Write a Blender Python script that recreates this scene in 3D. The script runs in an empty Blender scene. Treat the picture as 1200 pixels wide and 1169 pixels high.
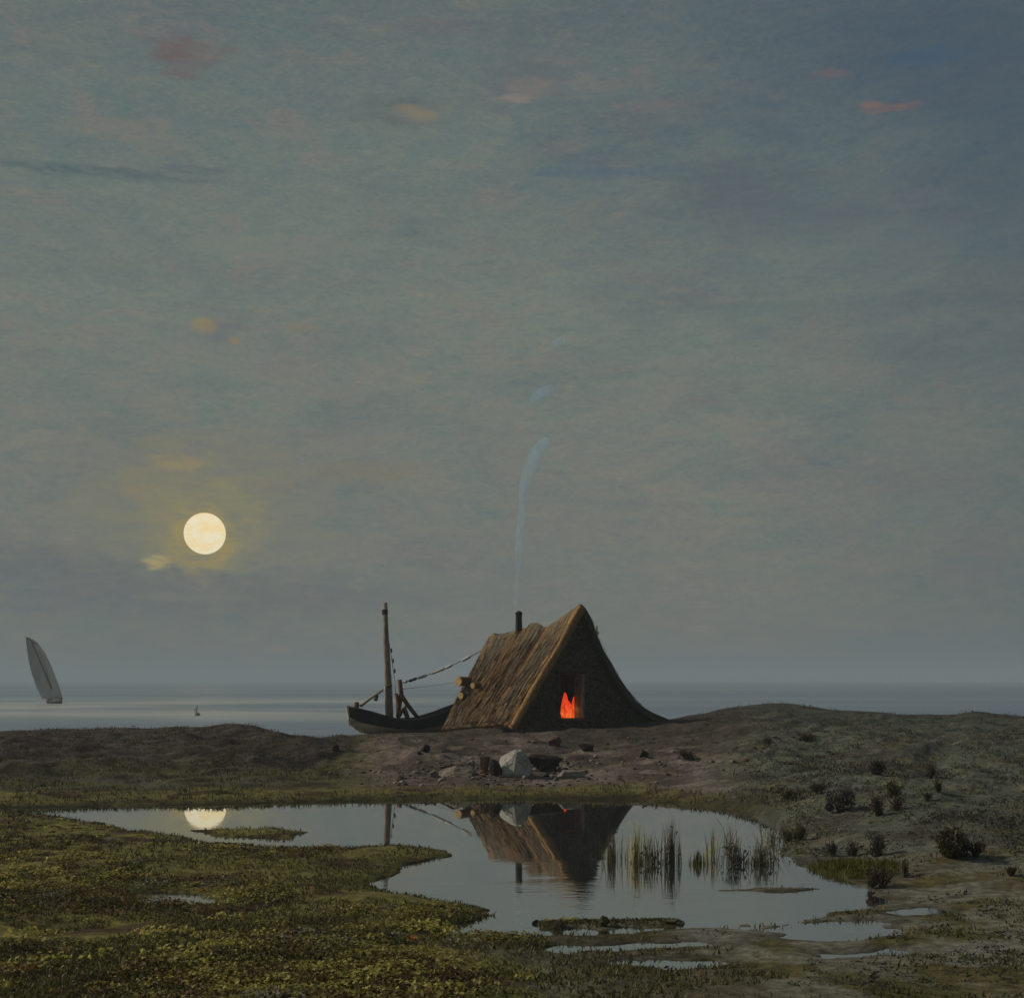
import bpy, bmesh, math, random
import numpy as np
from mathutils import Vector

# ------------------------------------------------------------------ camera
S = bpy.context.scene
C = S.collection
F, HOR, EYE = 1648.5, 797.0, 3.0          # focal length in photo pixels, horizon row, eye height (m)
cam = bpy.data.cameras.new('camera')
cam.sensor_width = 36.0
cam.lens = 36.0 * F / 1200.0
cam.shift_y = (HOR - 584.5) / 1200.0
cam.clip_start, cam.clip_end = 0.1, 20000
camo = bpy.data.objects.new('camera', cam); C.objects.link(camo)
camo.location = (0, 0, EYE); camo.rotation_euler = (math.pi/2, 0, 0)
S.camera = camo
S.view_settings.view_transform = 'Standard'
S.view_settings.look = 'None'
S.view_settings.exposure = 0.0
S.view_settings.gamma = 1.0
S.render.engine = 'CYCLES'
S.cycles.use_denoising = True
S.cycles.max_bounces = 6
S.cycles.volume_bounces = 2

def lin(c):
    return tuple(((v/255)/12.92 if v/255 <= .04045 else ((v/255+.055)/1.055)**2.4) for v in c)

def azel(px, py):
    x, y, z = (px-600)/F, 1.0, (HOR-py)/F
    return math.atan2(x, y), math.asin(z/math.sqrt(x*x+y*y+z*z))

# ------------------------------------------------------------------ node helper
class NT:
    def __init__(s, tree):
        s.t = tree; s.n = tree.nodes; s.l = tree.links
    def put(s, sock, v):
        if v is None: return
        if hasattr(v, 'is_linked') or hasattr(v, 'links'): s.l.new(v, sock)
        else:
            if sock.type == 'RGBA' and len(v) == 3: v = tuple(v)+(1,)
            sock.default_value = v
    def m(s, op, a, b=None, c=None, clamp=False):
        n = s.n.new('ShaderNodeMath'); n.operation = op; n.use_clamp = clamp
        for i, v in enumerate((a, b, c)): s.put(n.inputs[i], v)
        return n.outputs[0]
    def mix(s, f, a, b, blend='MIX'):
        n = s.n.new('ShaderNodeMix'); n.data_type = 'RGBA'; n.blend_type = blend; n.clamp_factor = True
        s.put(n.inputs[0], f); s.put(n.inputs[6], a); s.put(n.inputs[7], b)
        return n.outputs[2]
    def noise(s, vec, scale, detail=4, rough=.55, dist=0.0, out=0):
        n = s.n.new('ShaderNodeTexNoise'); s.put(n.inputs['Vector'], vec)
        n.inputs['Scale'].default_value = scale; n.inputs['Detail'].default_value = detail
        n.inputs['Roughness'].default_value = rough; n.inputs['Distortion'].default_value = dist
        return n.outputs[out]
    def ramp(s, f, stops, interp='LINEAR'):
        n = s.n.new('ShaderNodeValToRGB'); n.color_ramp.interpolation = interp
        e = n.color_ramp.elements
        while len(e) < len(stops): e.new(.5)
        for i, (p, c) in enumerate(stops):
            e[i].position = p; e[i].color = (c+(1,)) if isinstance(c, tuple) else (c, c, c, 1)
        s.put(n.inputs[0], f)
        return n.outputs[0]
    def smooth(s, v, a, b, lo=0.0, hi=1.0):
        n = s.n.new('ShaderNodeMapRange'); n.interpolation_type = 'SMOOTHSTEP'
        s.put(n.inputs[0], v)
        for i, q in enumerate((a, b, lo, hi)): n.inputs[i+1].default_value = q
        return n.outputs[0]
    def xyz(s, v):
        n = s.n.new('ShaderNodeSeparateXYZ'); s.put(n.inputs[0], v); return n.outputs
    def comb(s, x, y, z):
        n = s.n.new('ShaderNodeCombineXYZ')
        for i, v in enumerate((x, y, z)): s.put(n.inputs[i], v)
        return n.outputs[0]
    def scale(s, v, sc):
        n = s.n.new('ShaderNodeVectorMath'); n.operation = 'MULTIPLY'
        s.put(n.inputs[0], v); n.inputs[1].default_value = sc
        return n.outputs[0]

# ------------------------------------------------------------------ sky (world)
SUN_AZ, SUN_EL = math.radians(-80), math.radians(31)
def build_world():
    w = bpy.data.worlds.new('World'); S.world = w; w.use_nodes = True
    T = NT(w.node_tree); T.n.clear()
    tc = T.n.new('ShaderNodeTexCoord')
    x, y, z = T.xyz(tc.outputs['Generated'])
    az = T.m('ARCTAN2', x, y); el = T.m('ARCSINE', z)
    # two-scale brushy cloud noise, stretched along the horizon
    p = T.comb(T.m('MULTIPLY', az, 3.0), T.m('MULTIPLY', el, 10.0), 0.0)
    n1 = T.noise(p, 2.2, 6, .6, .6)
    n2 = T.noise(p, 7.0, 5, .6, .8)
    n3 = T.noise(T.comb(T.m('MULTIPLY', az, 5.0), T.m('MULTIPLY', el, 16.0), 3.0), 16.0, 4, .65, .5)
    d = math.radians
    fac = T.m('DIVIDE', el, d(30), clamp=True)
    base = T.ramp(fac, [(0.0, lin((103, 107, 106))), (.05, lin((109, 112, 106))), (.25, lin((113, 117, 109))),
                        (.5, lin((112, 120, 112))), (.7, lin((102, 114, 110))), (.88, lin((95, 105, 106))), (1.0, lin((88, 99, 104)))])
    # cloud mottling
    n4 = T.noise(T.comb(T.m('MULTIPLY', az, 9.0), T.m('MULTIPLY', el, 22.0), 7.0), 26.0, 4, .7, .4)
    n5 = T.noise(T.comb(T.m('ADD', T.m('MULTIPLY', az, 4.0), T.m('MULTIPLY', el, 1.6)), T.m('MULTIPLY', el, 10.0), 11.0), 4.0, 5, .65, 1.0)
    col = T.mix(T.m('MULTIPLY', T.smooth(n1, .42, .72), .38), base, lin((88, 98, 104)))
    col = T.mix(T.m('MULTIPLY', T.smooth(n2, .5, .75), .32), col, lin((124, 119, 106)))
    col = T.mix(T.m('MULTIPLY', T.smooth(n2, .48, .25), .32), col, lin((86, 103, 106)))
    col = T.mix(T.m('MULTIPLY', T.smooth(n5, .50, .68), .38), col, lin((122, 114, 108)))
    col = T.mix(T.m('MULTIPLY', T.smooth(n5, .48, .30), .38), col, lin((92, 114, 108)))
    col = T.mix(T.m('MULTIPLY', T.smooth(n3, .5, .75), .22), col, lin((128, 128, 119)))
    col = T.mix(T.m('MULTIPLY', T.smooth(n3, .5, .25), .22), col, lin((80, 92, 94)))
    col = T.mix(T.m('MULTIPLY', T.smooth(n4, .5, .75), .14), col, lin((130, 128, 118)))
    col = T.mix(T.m('MULTIPLY', T.smooth(n4, .5, .25), .14), col, lin((78, 92, 92)))
    # the sky turns a deeper blue towards the upper right and behind the viewer
    fr = T.m('MULTIPLY', T.smooth(T.m('ADD', az, T.m('MULTIPLY', T.m('SUBTRACT', n1, .5), .25)), d(-4), d(24)),
             T.smooth(T.m('ADD', el, T.m('MULTIPLY', T.m('SUBTRACT', n1, .5), .15)), d(7), d(24)))
    col = T.mix(T.m('MULTIPLY', fr, .86), col, lin((58, 77, 96)))
    fr2 = T.smooth(az, d(8), d(26))
    col = T.mix(T.m('MULTIPLY', fr2, .60), col, lin((80, 92, 97)))
    n6 = T.noise(T.comb(T.m('ADD', T.m('MULTIPLY', az, 5.0), T.m('MULTIPLY', el, -3.0)), T.m('MULTIPLY', el, 14.0), 17.0), 7.0, 5, .65, 1.6)
    col = T.mix(1.0, col, T.ramp(n6, [(.25, (.86, .92, .97)), (.5, (1.0, 1.0, 1.0)), (.75, (1.13, 1.07, 1.0))]), 'MULTIPLY')
    col = T.mix(1.0, col, T.ramp(n4, [(.3, (.93, .95, .96)), (.5, (1.0, 1.0, 1.0)), (.7, (1.07, 1.05, 1.03))]), 'MULTIPLY')
    nd1 = T.m('SUBTRACT', T.noise(p, 9.0, 4, .6, .5), .5)
    nd2 = T.m('SUBTRACT', T.noise(T.scale(p, (1, 1, 1)), 13.0, 4, .6, .5), .5)
    nb = T.smooth(T.noise(p, 20.0, 4, .65, .8), .36, .62)
    def blob(c, px, py, w_, h_, rgb, k, wob=1.5, brush=True):
        a0, e0 = azel(px, py)
        dx = T.m('ADD', T.m('DIVIDE', T.m('SUBTRACT', az, a0), w_/F), T.m('MULTIPLY', nd1, wob))
        dy = T.m('ADD', T.m('DIVIDE', T.m('SUBTRACT', el, e0), h_/F), T.m('MULTIPLY', nd2, wob))
        r = T.m('SQRT', T.m('ADD', T.m('MULTIPLY', dx, dx), T.m('MULTIPLY', dy, dy)))
        f = T.m('MULTIPLY', T.smooth(r, 1.0, .35), k)
        if brush: f = T.m('MULTIPLY', f, T.m('ADD', .45, T.m('MULTIPLY', nb, .6)))
        return T.mix(f, c, lin(rgb))
    for b in [
        (180, 692, 330, 40, (92, 98, 103), .70), (60, 655, 140, 26, (92, 98, 102), .55),
        (430, 700, 200, 20, (96, 102, 103), .4),
        (232, 592, 200, 120, (121, 120, 104), .75), (215, 582, 100, 75, (128, 124, 98), .55), (240, 622, 86, 70, (136, 129, 95), .75),
        (238, 628, 50, 46, (154, 138, 82), .85), (185, 658, 24, 12, (168, 154, 100), .85),
        (205, 542, 48, 14, (146, 130, 94), .6), (166, 572, 26, 12, (136, 122, 96), .5),
        (185, 604, 26, 12, (136, 126, 94), .5), (282, 583, 34, 12, (134, 131, 92), .5),
        (430, 552, 110, 17, (121, 114, 97), .6), (320, 570, 50, 12, (130, 114, 98), .4),
        (225, 700, 90, 7, (118, 120, 106), .5),
        (213, 66, 52, 26, (104, 90, 91), .85), (262, 62, 24, 10, (100, 94, 95), .5),
        (470, 130, 62, 24, (90, 96, 97), .6), (490, 135, 30, 10, (134, 122, 102), .7), (474, 128, 20, 6, (126, 114, 100), .5),
        (610, 100, 70, 34, (94, 97, 101), .6), (618, 102, 38, 16, (122, 113, 107), .7), (600, 116, 30, 7, (134, 126, 116), .7),
        (762, 124, 56, 11, (112, 106, 104), .5), (1040, 127, 44, 7, (118, 94, 92), .75), (1020, 123, 18, 5, (128, 100, 92), .6),
        (972, 86, 30, 7, (108, 96, 97), .6), (1090, 66, 60, 12, (64, 88, 110), .6),
        (239, 382, 20, 13, (152, 132, 84), .9, .9), (275, 400, 10, 6, (140, 122, 86), .8, .9), (256, 388, 44, 22, (98, 103, 106), .5),
        (355, 383, 28, 8, (122, 115, 98), .6),
        (160, 153, 90, 17, (122, 117, 107), .55), (130, 203, 170, 9, (80, 94, 98), .65), (230, 200, 60, 6, (74, 90, 96), .5), (60, 196, 60, 5, (78, 92, 96), .5),
        (720, 202, 130, 10, (74, 94, 112), .6), (860, 215, 130, 46, (82, 91, 98), .6), (700, 186, 90, 10, (82, 96, 104), .5),
        (900, 362, 100, 12, (90, 108, 104), .5), (1060, 280, 80, 40, (96, 106, 110), .4), (510, 30, 90, 12, (107, 101, 102), .45),
        (1120, 755, 220, 30, (92, 101, 108), .6), (700, 775, 420, 16, (98, 105, 110), .5), (940, 250, 160, 40, (88, 98, 104), .5), (330, 290, 160, 16, (120, 122, 112), .4),
    ]:
        col = blob(col, *b)
    # a hint of clear-air scattering below the veil of cloud
    sky = T.n.new('ShaderNodeTexSky'); sky.sky_type = 'NISHITA'; sky.sun_disc = False
    sky.sun_elevation = SUN_EL; sky.sun_rotation = SUN_AZ
    bg1 = T.n.new('ShaderNodeBackground'); T.put(bg1.inputs[0], sky.outputs[0]); bg1.inputs[1].default_value = 0.0012
    # below the horizon the world is dark
    col = T.mix(T.smooth(el, -.02, -.2), col, (.02, .022, .02))
    bg2 = T.n.new('ShaderNodeBackground'); T.put(bg2.inputs[0], col); bg2.inputs[1].default_value = 1.0
    add = T.n.new('ShaderNodeAddShader'); T.l.new(bg1.outputs[0], add.inputs[0]); T.l.new(bg2.outputs[0], add.inputs[1])
    out = T.n.new('ShaderNodeOutputWorld'); T.l.new(add.outputs[0], out.inputs[0])
build_world()

sun = bpy.data.lights.new('sun', 'SUN'); sun.energy = 2.6; sun.angle = math.radians(6); sun.color = (1.0, .90, .74)
suno = bpy.data.objects.new('sun', sun); C.objects.link(suno)
sd_ = Vector((math.sin(SUN_AZ)*math.cos(SUN_EL), math.cos(SUN_AZ)*math.cos(SUN_EL), math.sin(SUN_EL)))
suno.rotation_euler = sd_.to_track_quat('Z', 'Y').to_euler()

# ------------------------------------------------------------------ numpy noise
def _hash(i, j, seed):
    with np.errstate(over='ignore'):
        h = (i.astype(np.int64)*374761393 + j.astype(np.int64)*668265263 + seed*974634777) & 0xffffffff
        h = ((h ^ (h >> 13))*1274126177) & 0xffffffff
        h = h ^ (h >> 16)
    return (h & 0xffffff)/float(0xffffff)
def vnoise(x, y, seed=0):
    x = np.asarray(x, float); y = np.asarray(y, float)
    i, j = np.floor(x), np.floor(y); u, v = x-i, y-j
    u = u*u*(3-2*u); v = v*v*(3-2*v)
    a, b = _hash(i, j, seed), _hash(i+1, j, seed)
    c, d = _hash(i, j+1, seed), _hash(i+1, j+1, seed)
    return (a*(1-u)+b*u)*(1-v)+(c*(1-u)+d*u)*v
def fbm(x, y, seed=0, oct=4, gain=.5):
    s, a, t = 0, 1, 0
    for k in range(oct):
        s = s+a*vnoise(np.asarray(x)*2**k, np.asarray(y)*2**k, seed+k*17); t += a; a *= gain
    return s/t
def sstep(a, b, x):
    t = np.clip((np.asarray(x, float)-a)/(b-a), 0, 1); return t*t*(3-2*t)

# ------------------------------------------------------------------ the lie of the land
TILT, Y0 = .0078, 34.0                         # pond plane tilted to lift the moon's reflection towards the far bank
def zw(y): return TILT*(y-Y0)
def pond_pt(px, py):
    k = (py-HOR)/F; y = (EYE+Y0*TILT)/(k+TILT); return ((px-600)/F*y, y)
POND = [(10,947),(120,944),(230,942.5),(330,941),(430,938),(540,937),(640,936.5),(740,937),(780,940),(830,945),(870,948),
        (900,955),(915,975),(912,1000),(935,1010),(965,1022),(1000,1032),(1030,1045),(1050,1056),(1000,1066),(960,1074),(880,1084),
        (800,1089),(700,1096),(640,1098),(600,1095),(575,1099),(560,1097),(530,1096),(518,1088),(555,1080),(585,1072),
        (545,1061),(500,1053),(450,1044),(425,1035),(455,1025),(480,1013),(522,1003),(505,995),(450,991),(420,995),(340,994),
        (250,990),(215,981),(160,974),(130,967),(60,957),(10,952)]
PUDDLES = [[(142,1046),(190,1043),(272,1051),(250,1062),(180,1062)],
           [(330,1092),(370,1090),(392,1094),(350,1098)], [(40,1088),(75,1085),(95,1090),(60,1095)], [(250,1070),(300,1067),(310,1071),(270,1074)],
           [(620,1112),(690,1106),(800,1103),(880,1107),(800,1113),(700,1116)], [(880,1098),(960,1092),(1040,1090),(1060,1096),(960,1103)],
           [(690,1130),(760,1123),(840,1124),(870,1129),(780,1136)], [(1030,1068),(1090,1062),(1120,1067),(1060,1075)], [(960,1118),(1040,1110),(1080,1115),(1010,1124)],
           [(905,1092),(960,1082),(1010,1078),(1060,1081),(1000,1090),(940,1096)]]
ISLETS = [[(225,973),(300,971),(362,975),(345,982),(260,981)], [(455,1058),(520,1060),(572,1067),(560,1076),(500,1074)],
          [(616,1081),(660,1077),(720,1078),(790,1077),(815,1079),(800,1085),(700,1088),(640,1089)], [(838,1043),(900,1040),(968,1041),(905,1046)]]
def to_w(poly): return np.array([pond_pt(*p) for p in poly])
def sdf(poly, x, y):
    P = to_w(poly); best = np.full(np.shape(x), 1e9); ins = np.zeros(np.shape(x), bool)
    n = len(P)
    for i in range(n):
        ax, ay = P[i]; bx, by = P[(i+1) % n]
        ex, ey = bx-ax, by-ay
        t = np.clip(((x-ax)*ex+(y-ay)*ey)/(ex*ex+ey*ey+1e-12), 0, 1)
        best = np.minimum(best, (x-ax-t*ex)**2+(y-ay-t*ey)**2)
        cond = ((ay > y) != (by > y)) & (x < (bx-ax)*(y-ay)/(by-ay+1e-12)+ax)
        ins ^= cond
    s = np.sqrt(best); return np.where(ins, -s, s)
def shore(x, y):
    s = sdf(POND, x, y)
    for p in PUDDLES: s = np.minimum(s, sdf(p, x, y))
    for p in ISLETS: s = np.maximum(s, -sdf(p, x, y))
    return s
U_DE = ([-1500, 0, 200, 400, 750, 850, 920, 1000, 1100, 1250, 2700], [34.5, 34.5, 35, 35.8, 36, 33, 28, 24, 20.5, 19, 19])
U_DC = ([-1500, 0, 200, 270, 330, 400, 520, 600, 800, 900, 1050, 2700], [56, 56, 56, 55, 55, 55, 54.5, 57, 58, 60, 60, 60])
U_YC = ([-1500, -200, 0, 60, 150, 200, 240, 255, 272, 300, 318, 345, 380, 400, 440, 520, 560, 600, 700, 785, 800, 830, 860, 910, 940, 975, 1050, 1110, 1142, 1165, 1200, 1400, 2700],
        [858, 856, 857, 854, 853, 852, 852, 849, 847, 850, 856, 864, 865, 862, 859, 858, 853, 847, 845, 843, 840, 834, 828, 823, 826, 831, 836, 838, 832, 836, 839, 836, 840])
_uu = np.arange(-1500, 2701, 2.0)
_yc = np.interp(_uu, *U_YC)
def _gs(a, sig):
    k = np.exp(-.5*(np.arange(-int(3*sig), int(3*sig)+1)/sig)**2); k /= k.sum(); p = len(k)//2
    return np.convolve(np.pad(a, p, mode='edge'), k, 'valid')
_ycf, _ycw = _gs(_yc, 3.5), _gs(_yc, 35)
def height(x, y, s=None):
    x = np.asarray(x, float); y = np.asarray(y, float)
    if s is None: s = shore(x, y)
    u = 600+F*x/np.maximum(y, 1)
    sj = s+(fbm(x*1.7, y*1.7, 5, 4)-.5)*.60+(fbm(x*.6, y*.9, 7, 3)-.5)*.5*sstep(600, 800, u)
    de = np.interp(u, *U_DE); dc = np.interp(u, *U_DC); tw = sstep(.72, 1.0, (y-de)/(dc-de))
    uw = u+(fbm(x*.16+3, y*.16, 141, 3)-.5)*160*(1-tw)        # hollows and knolls do not all run towards the viewer
    yc = np.interp(u, _uu, _ycf)*tw+np.interp(uw, _uu, _ycw)*(1-tw)
    zc = EYE-(yc-HOR)*dc/F
    low = zw(np.minimum(y, 36)) + np.where(sj > 0, .015+.20*(1-np.exp(-np.maximum(sj, 0)/1.1)), -.35*(1-np.exp(np.minimum(sj, 0)/.7)))
    lump = (fbm(x*.9, y*.9, 11, 4)-.5)
    low = low + np.where(sj > 0, lump*.30*(1-np.exp(-np.maximum(sj, 0)/1.0)), 0)
    flat = sstep(560, 760, u)*sstep(30, 22, y)              # the wet flats on the lower right lie low
    low = np.where(sj > 0, low*(1-.45*flat)+zw(np.minimum(y, 36))*.45*flat, low)
    t = (y-de)/(dc-de)
    r = np.clip(t, 0, 1); ramp = r**.85*(1-.15)+.15*r*r*(3-2*r)
    z = low+(zc-low)*ramp
    amp = sstep(.05, .35, t)*sstep(1.0, .8, t)
    z = z+amp*((fbm(x*.35, y*.35, 21, 4)-.5)*.70+(fbm(x*1.3, y*1.3, 31, 4)-.5)*.34)
    z = z+sstep(.5, .9, t)*(fbm(x*1.1, y*.6, 41, 3)-.5)*.10
    over = np.maximum(y-dc, 0)
    z = np.where(t > 1, zc+(fbm(x*1.1, y*.6, 41, 3)-.5)*.10-.045*np.minimum(over, 10)-.13*np.maximum(over-10, 0), z)
    hutpad = np.exp(-(((x-1.6)/3.2)**2+((y-56)/4.0)**2)*1.2)
    return np.maximum(z, -2.5)
def ground_at(px, py):
    ys = np.arange(11, 75, .03); xs = (px-600)/F*ys; zs = EYE-(py-HOR)/F*ys
    h = height(xs, ys); k = np.argmax(h >= zs)
    return float(xs[k]), float(ys[k]), float(h[k])
def hz(x, y): return float(height(np.array([x]), np.array([y]))[0])
def at(px, py, d): return np.array(((px-600)*d/F, d, EYE-(py-HOR)*d/F))

# ------------------------------------------------------------------ object helpers
rng = np.random.default_rng(7); random.seed(7)
def mesh(name, V, Fc, col=None, smooth=False):
    m = bpy.data.meshes.new(name)
    V = np.asarray(V, float)
    if isinstance(Fc, np.ndarray):
        k = Fc.shape[1]; n = len(Fc)
        m.vertices.add(len(V)); m.vertices.foreach_set('co', V.astype(np.float32).ravel())
        m.loops.add(n*k); m.loops.foreach_set('vertex_index', Fc.astype(np.int32).ravel())
        m.polygons.add(n); m.polygons.foreach_set('loop_start', np.arange(n, dtype=np.int32)*k)
        m.update(calc_edges=True)
    else:
        m.from_pydata([tuple(v) for v in V], [], Fc); m.update()
    if col is not None:
        a = m.color_attributes.new('col', 'FLOAT_COLOR', 'POINT')
        c = np.ones((len(V), 4), np.float32); c[:, :3] = col
        a.data.foreach_set('color', c.ravel())
    if smooth: m.polygons.foreach_set('use_smooth', np.ones(len(m.polygons), bool))
    return m
def obj(name, V, Fc, mat, parent=None, col=None, smooth=False, loc=None):
    V = np.asarray(V, float)
    off = np.zeros(3)
    if parent is not None: off = WLOC[parent.name]
    elif loc is not None: off = np.asarray(loc, float)
    o = bpy.data.objects.new(name, mesh(name, V-off, Fc, col, smooth)); C.objects.link(o)
    o.data.materials.append(mat)
    if parent is not None: o.parent = parent
    else: o.location = off
    WLOC[o.name] = off
    return o
WLOC = {}
def tag(o, label=None, cat=None, group=None, kind=None):
    for k, v in (('label', label), ('category', cat), ('group', group), ('kind', kind)):
        if v: o[k] = v
    return o
def thing(name, loc, label, cat, group=None):
    o = bpy.data.objects.new(name, None); C.objects.link(o); o.location = loc; o.empty_display_size = .2
    WLOC[o.name] = np.asarray(loc, float)
    return tag(o, label, cat, group)

class MB:
    def __init__(s): s.v = []; s.f = []
    def add(s, V, Fc):
        b = len(s.v); s.v += [tuple(map(float, p)) for p in V]; s.f += [tuple(i+b for i in q) for q in Fc]
    def tube(s, pts, rad, n=8, cap=True, jit=0):
        pts = [Vector(p) for p in pts]; m = len(pts)
        rad = rad if hasattr(rad, '__len__') else [rad]*m
        ax = (pts[-1]-pts[0]).normalized(); ref = min((Vector((0, 0, 1)), Vector((1, 0, 0)), Vector((0, 1, 0))), key=lambda r: abs(r.dot(ax))); V = []
        for i, p in enumerate(pts):
            d = (pts[min(i+1, m-1)]-pts[max(i-1, 0)]).normalized()
            r = ref
            a = d.cross(r).normalized(); b = d.cross(a)
            for k in range(n):
                t = 2*math.pi*k/n; rr = rad[i]*(1+random.uniform(-jit, jit))
                V.append(p+a*math.cos(t)*rr+b*math.sin(t)*rr)
        Fc = [(i*n+k, i*n+(k+1) % n, (i+1)*n+(k+1) % n, (i+1)*n+k) for i in range(m-1) for k in range(n)]
        if cap: Fc += [tuple(range(n))[::-1], tuple((m-1)*n+k for k in range(n))]
        s.add(V, Fc)
    def beam(s, a, b, w, h, up=(0, 0, 1)):
        a, b = Vector(a), Vector(b); d = (b-a).normalized(); up = Vector(up)
        r = d.cross(up).normalized(); u = r.cross(d)
        V = [p+r*sx*w/2+u*sz*h/2 for p in (a, b) for sx, sz in ((-1,-1),(1,-1),(1,1),(-1,1))]
        s.add(V, [(3,2,1,0),(4,5,6,7),(0,1,5,4),(1,2,6,5),(2,3,7,6),(3,0,4,7)])
    def build(s, name, mat, parent=None, smooth=False, loc=None):
        return obj(name, s.v, s.f, mat, parent, None, smooth, loc)

# ------------------------------------------------------------------ materials
def newmat(name):
    m = bpy.data.materials.new(name); m.use_nodes = True
    T = NT(m.node_tree); T.n.clear()
    out = T.n.new('ShaderNodeOutputMaterial')
    b = T.n.new('ShaderNodeBsdfPrincipled'); T.l.new(b.outputs[0], out.inputs[0])
    return m, T, b, out
def bump(T, b, h, strength, dist):
    n = T.n.new('ShaderNodeBump'); n.inputs['Strength'].default_value = strength; n.inputs['Distance'].default_value = dist
    T.put(n.inputs['Height'], h); T.l.new(n.outputs[0], b.inputs['Normal'])
def rough_mat(name, c1, c2, scale=6, rough=.85, stretch=(1, 1, 1), bs=.4, bd=.03, c3=None):
    m, T, b, o = newmat(name)
    tc = T.n.new('ShaderNodeTexCoord'); v = T.scale(tc.outputs['Object'], stretch)
    n = T.noise(v, scale, 6, .65, .4)
    c = T.mix(T.smooth(n, .32, .68), c1, c2)
    if c3: c = T.mix(T.smooth(T.noise(v, scale*.37, 5, .6, .6), .52, .72), c, c3)
    T.put(b.inputs['Base Color'], c); b.inputs['Roughness'].default_value = rough
    b.inputs['Specular IOR Level'].default_value = .25
    bump(T, b, T.noise(v, scale*2.5, 5, .65), bs, bd)
    return m
def attr_mat(name, rough=.8, nscale=30, amt=.5, spec=.2, trans=0, bs=.5, bd=.03):
    m, T, b, o = newmat(name)
    a = T.n.new('ShaderNodeVertexColor'); a.layer_name = 'col'
    tc = T.n.new('ShaderNodeTexCoord')
    n = T.noise(tc.outputs['Object'], nscale, 5, .65, .3)
    hi = T.scale(a.outputs[0], (1+amt,)*3); lo = T.scale(a.outputs[0], (1-amt,)*3)
    T.put(b.inputs['Base Color'], T.mix(T.smooth(n, .3, .7), lo, hi))
    b.inputs['Roughness'].default_value = rough; b.inputs['Specular IOR Level'].default_value = spec
    if bs: bump(T, b, T.noise(tc.outputs['Object'], nscale*.8, 6, .7), bs, bd)
    return m, T, b
M = {}
M['leaf'], _T, _b = attr_mat('leaf', .6, 9, .35, .25, bs=0)
_tr = _T.n.new('ShaderNodeBsdfTranslucent'); _T.l.new(_b.inputs['Base Color'].links[0].from_socket, _tr.inputs[0])
_mx = _T.n.new('ShaderNodeMixShader'); _mx.inputs[0].default_value = .35
_T.l.new(_b.outputs[0], _mx.inputs[1]); _T.l.new(_tr.outputs[0], _mx.inputs[2])
_T.l.new(_mx.outputs[0], [n for n in _T.n if n.type == 'OUTPUT_MATERIAL'][0].inputs[0])
M['straw'] = attr_mat('thatch', .85, 14, .45, .15, bs=.6, bd=.04)[0]
M['turf'] = rough_mat('turf_wall', (.10, .08, .058), (.24, .20, .14), 4.5, .95, (1, 1, 2.2), .9, .10, (.05, .030, .020))
M['old_wood'] = rough_mat('old_wood', (.15, .125, .095), (.34, .29, .23), 5, .8, (3, 3, .5), .5, .02, (.14, .075, .045))
M['pale_wood'] = rough_mat('pale_wood', (.30, .27, .22), (.50, .46, .38), 5, .75, (2, 2, .6), .4, .02)
M['cut_wood'] = rough_mat('cut_wood', (.36, .24, .10), (.56, .40, .18), 7, .75)
M['brown_wood'] = rough_mat('brown_wood', (.10, .045, .022), (.20, .095, .045), 6, .8, (2, 2, .7))
M['tar'] = rough_mat('tarred_planks', (.010, .009, .009), (.028, .024, .022), 4, .7, (.5, .5, 4), .5, .02)
M['dark_gray'] = rough_mat('bow_paint', (.030, .032, .034), (.06, .06, .062), 5, .7, (.6, .6, 3), .4, .02)
M['paint'] = rough_mat('worn_paint', (.46, .38, .30), (.66, .56, .46), 4, .7, (.6, .6, 3), .4, .015, (.25, .18, .13))
M['iron'] = rough_mat('sooty_iron', (.010, .010, .011), (.03, .028, .028), 9, .6)
M['rope'] = rough_mat('rope', (.10, .09, .07), (.20, .18, .15), 20, .9)
M['white_cork'] = rough_mat('white_float', (.42, .41, .37), (.60, .58, .53), 12, .7)
M['sail'] = rough_mat('sailcloth', (.34, .35, .34), (.44, .45, .43), 1.2, .9, (1, 1, .4), .2, .05, (.44, .46, .46))
M['dim_wood'] = rough_mat('dim_wood', (.05, .04, .03), (.12, .10, .08), 5, .85)
M['stem'] = rough_mat('stem', (.04, .03, .018), (.08, .06, .03), 10, .9)
M['white_rock'] = rough_mat('white_rock', (.26, .255, .22), (.50, .485, .42), 4.5, .9, bs=.9, bd=.09, c3=(.26, .20, .11))
M['brown_rock'] = rough_mat('brown_rock', (.07, .040, .026), (.16, .095, .065), 5, .9, bs=.7, bd=.05)
M['dark_rock'] = rough_mat('dark_rock', (.018, .012, .010), (.05, .032, .024), 5, .9, bs=.7, bd=.05)
M['pale_rock'] = rough_mat('pale_rock', (.15, .125, .105), (.25, .21, .18), 5, .85, bs=.7, bd=.05)
M['olive_rock'] = rough_mat('mossy_rock', (.05, .045, .022), (.12, .105, .05), 6, .9, bs=.7, bd=.05)

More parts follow.
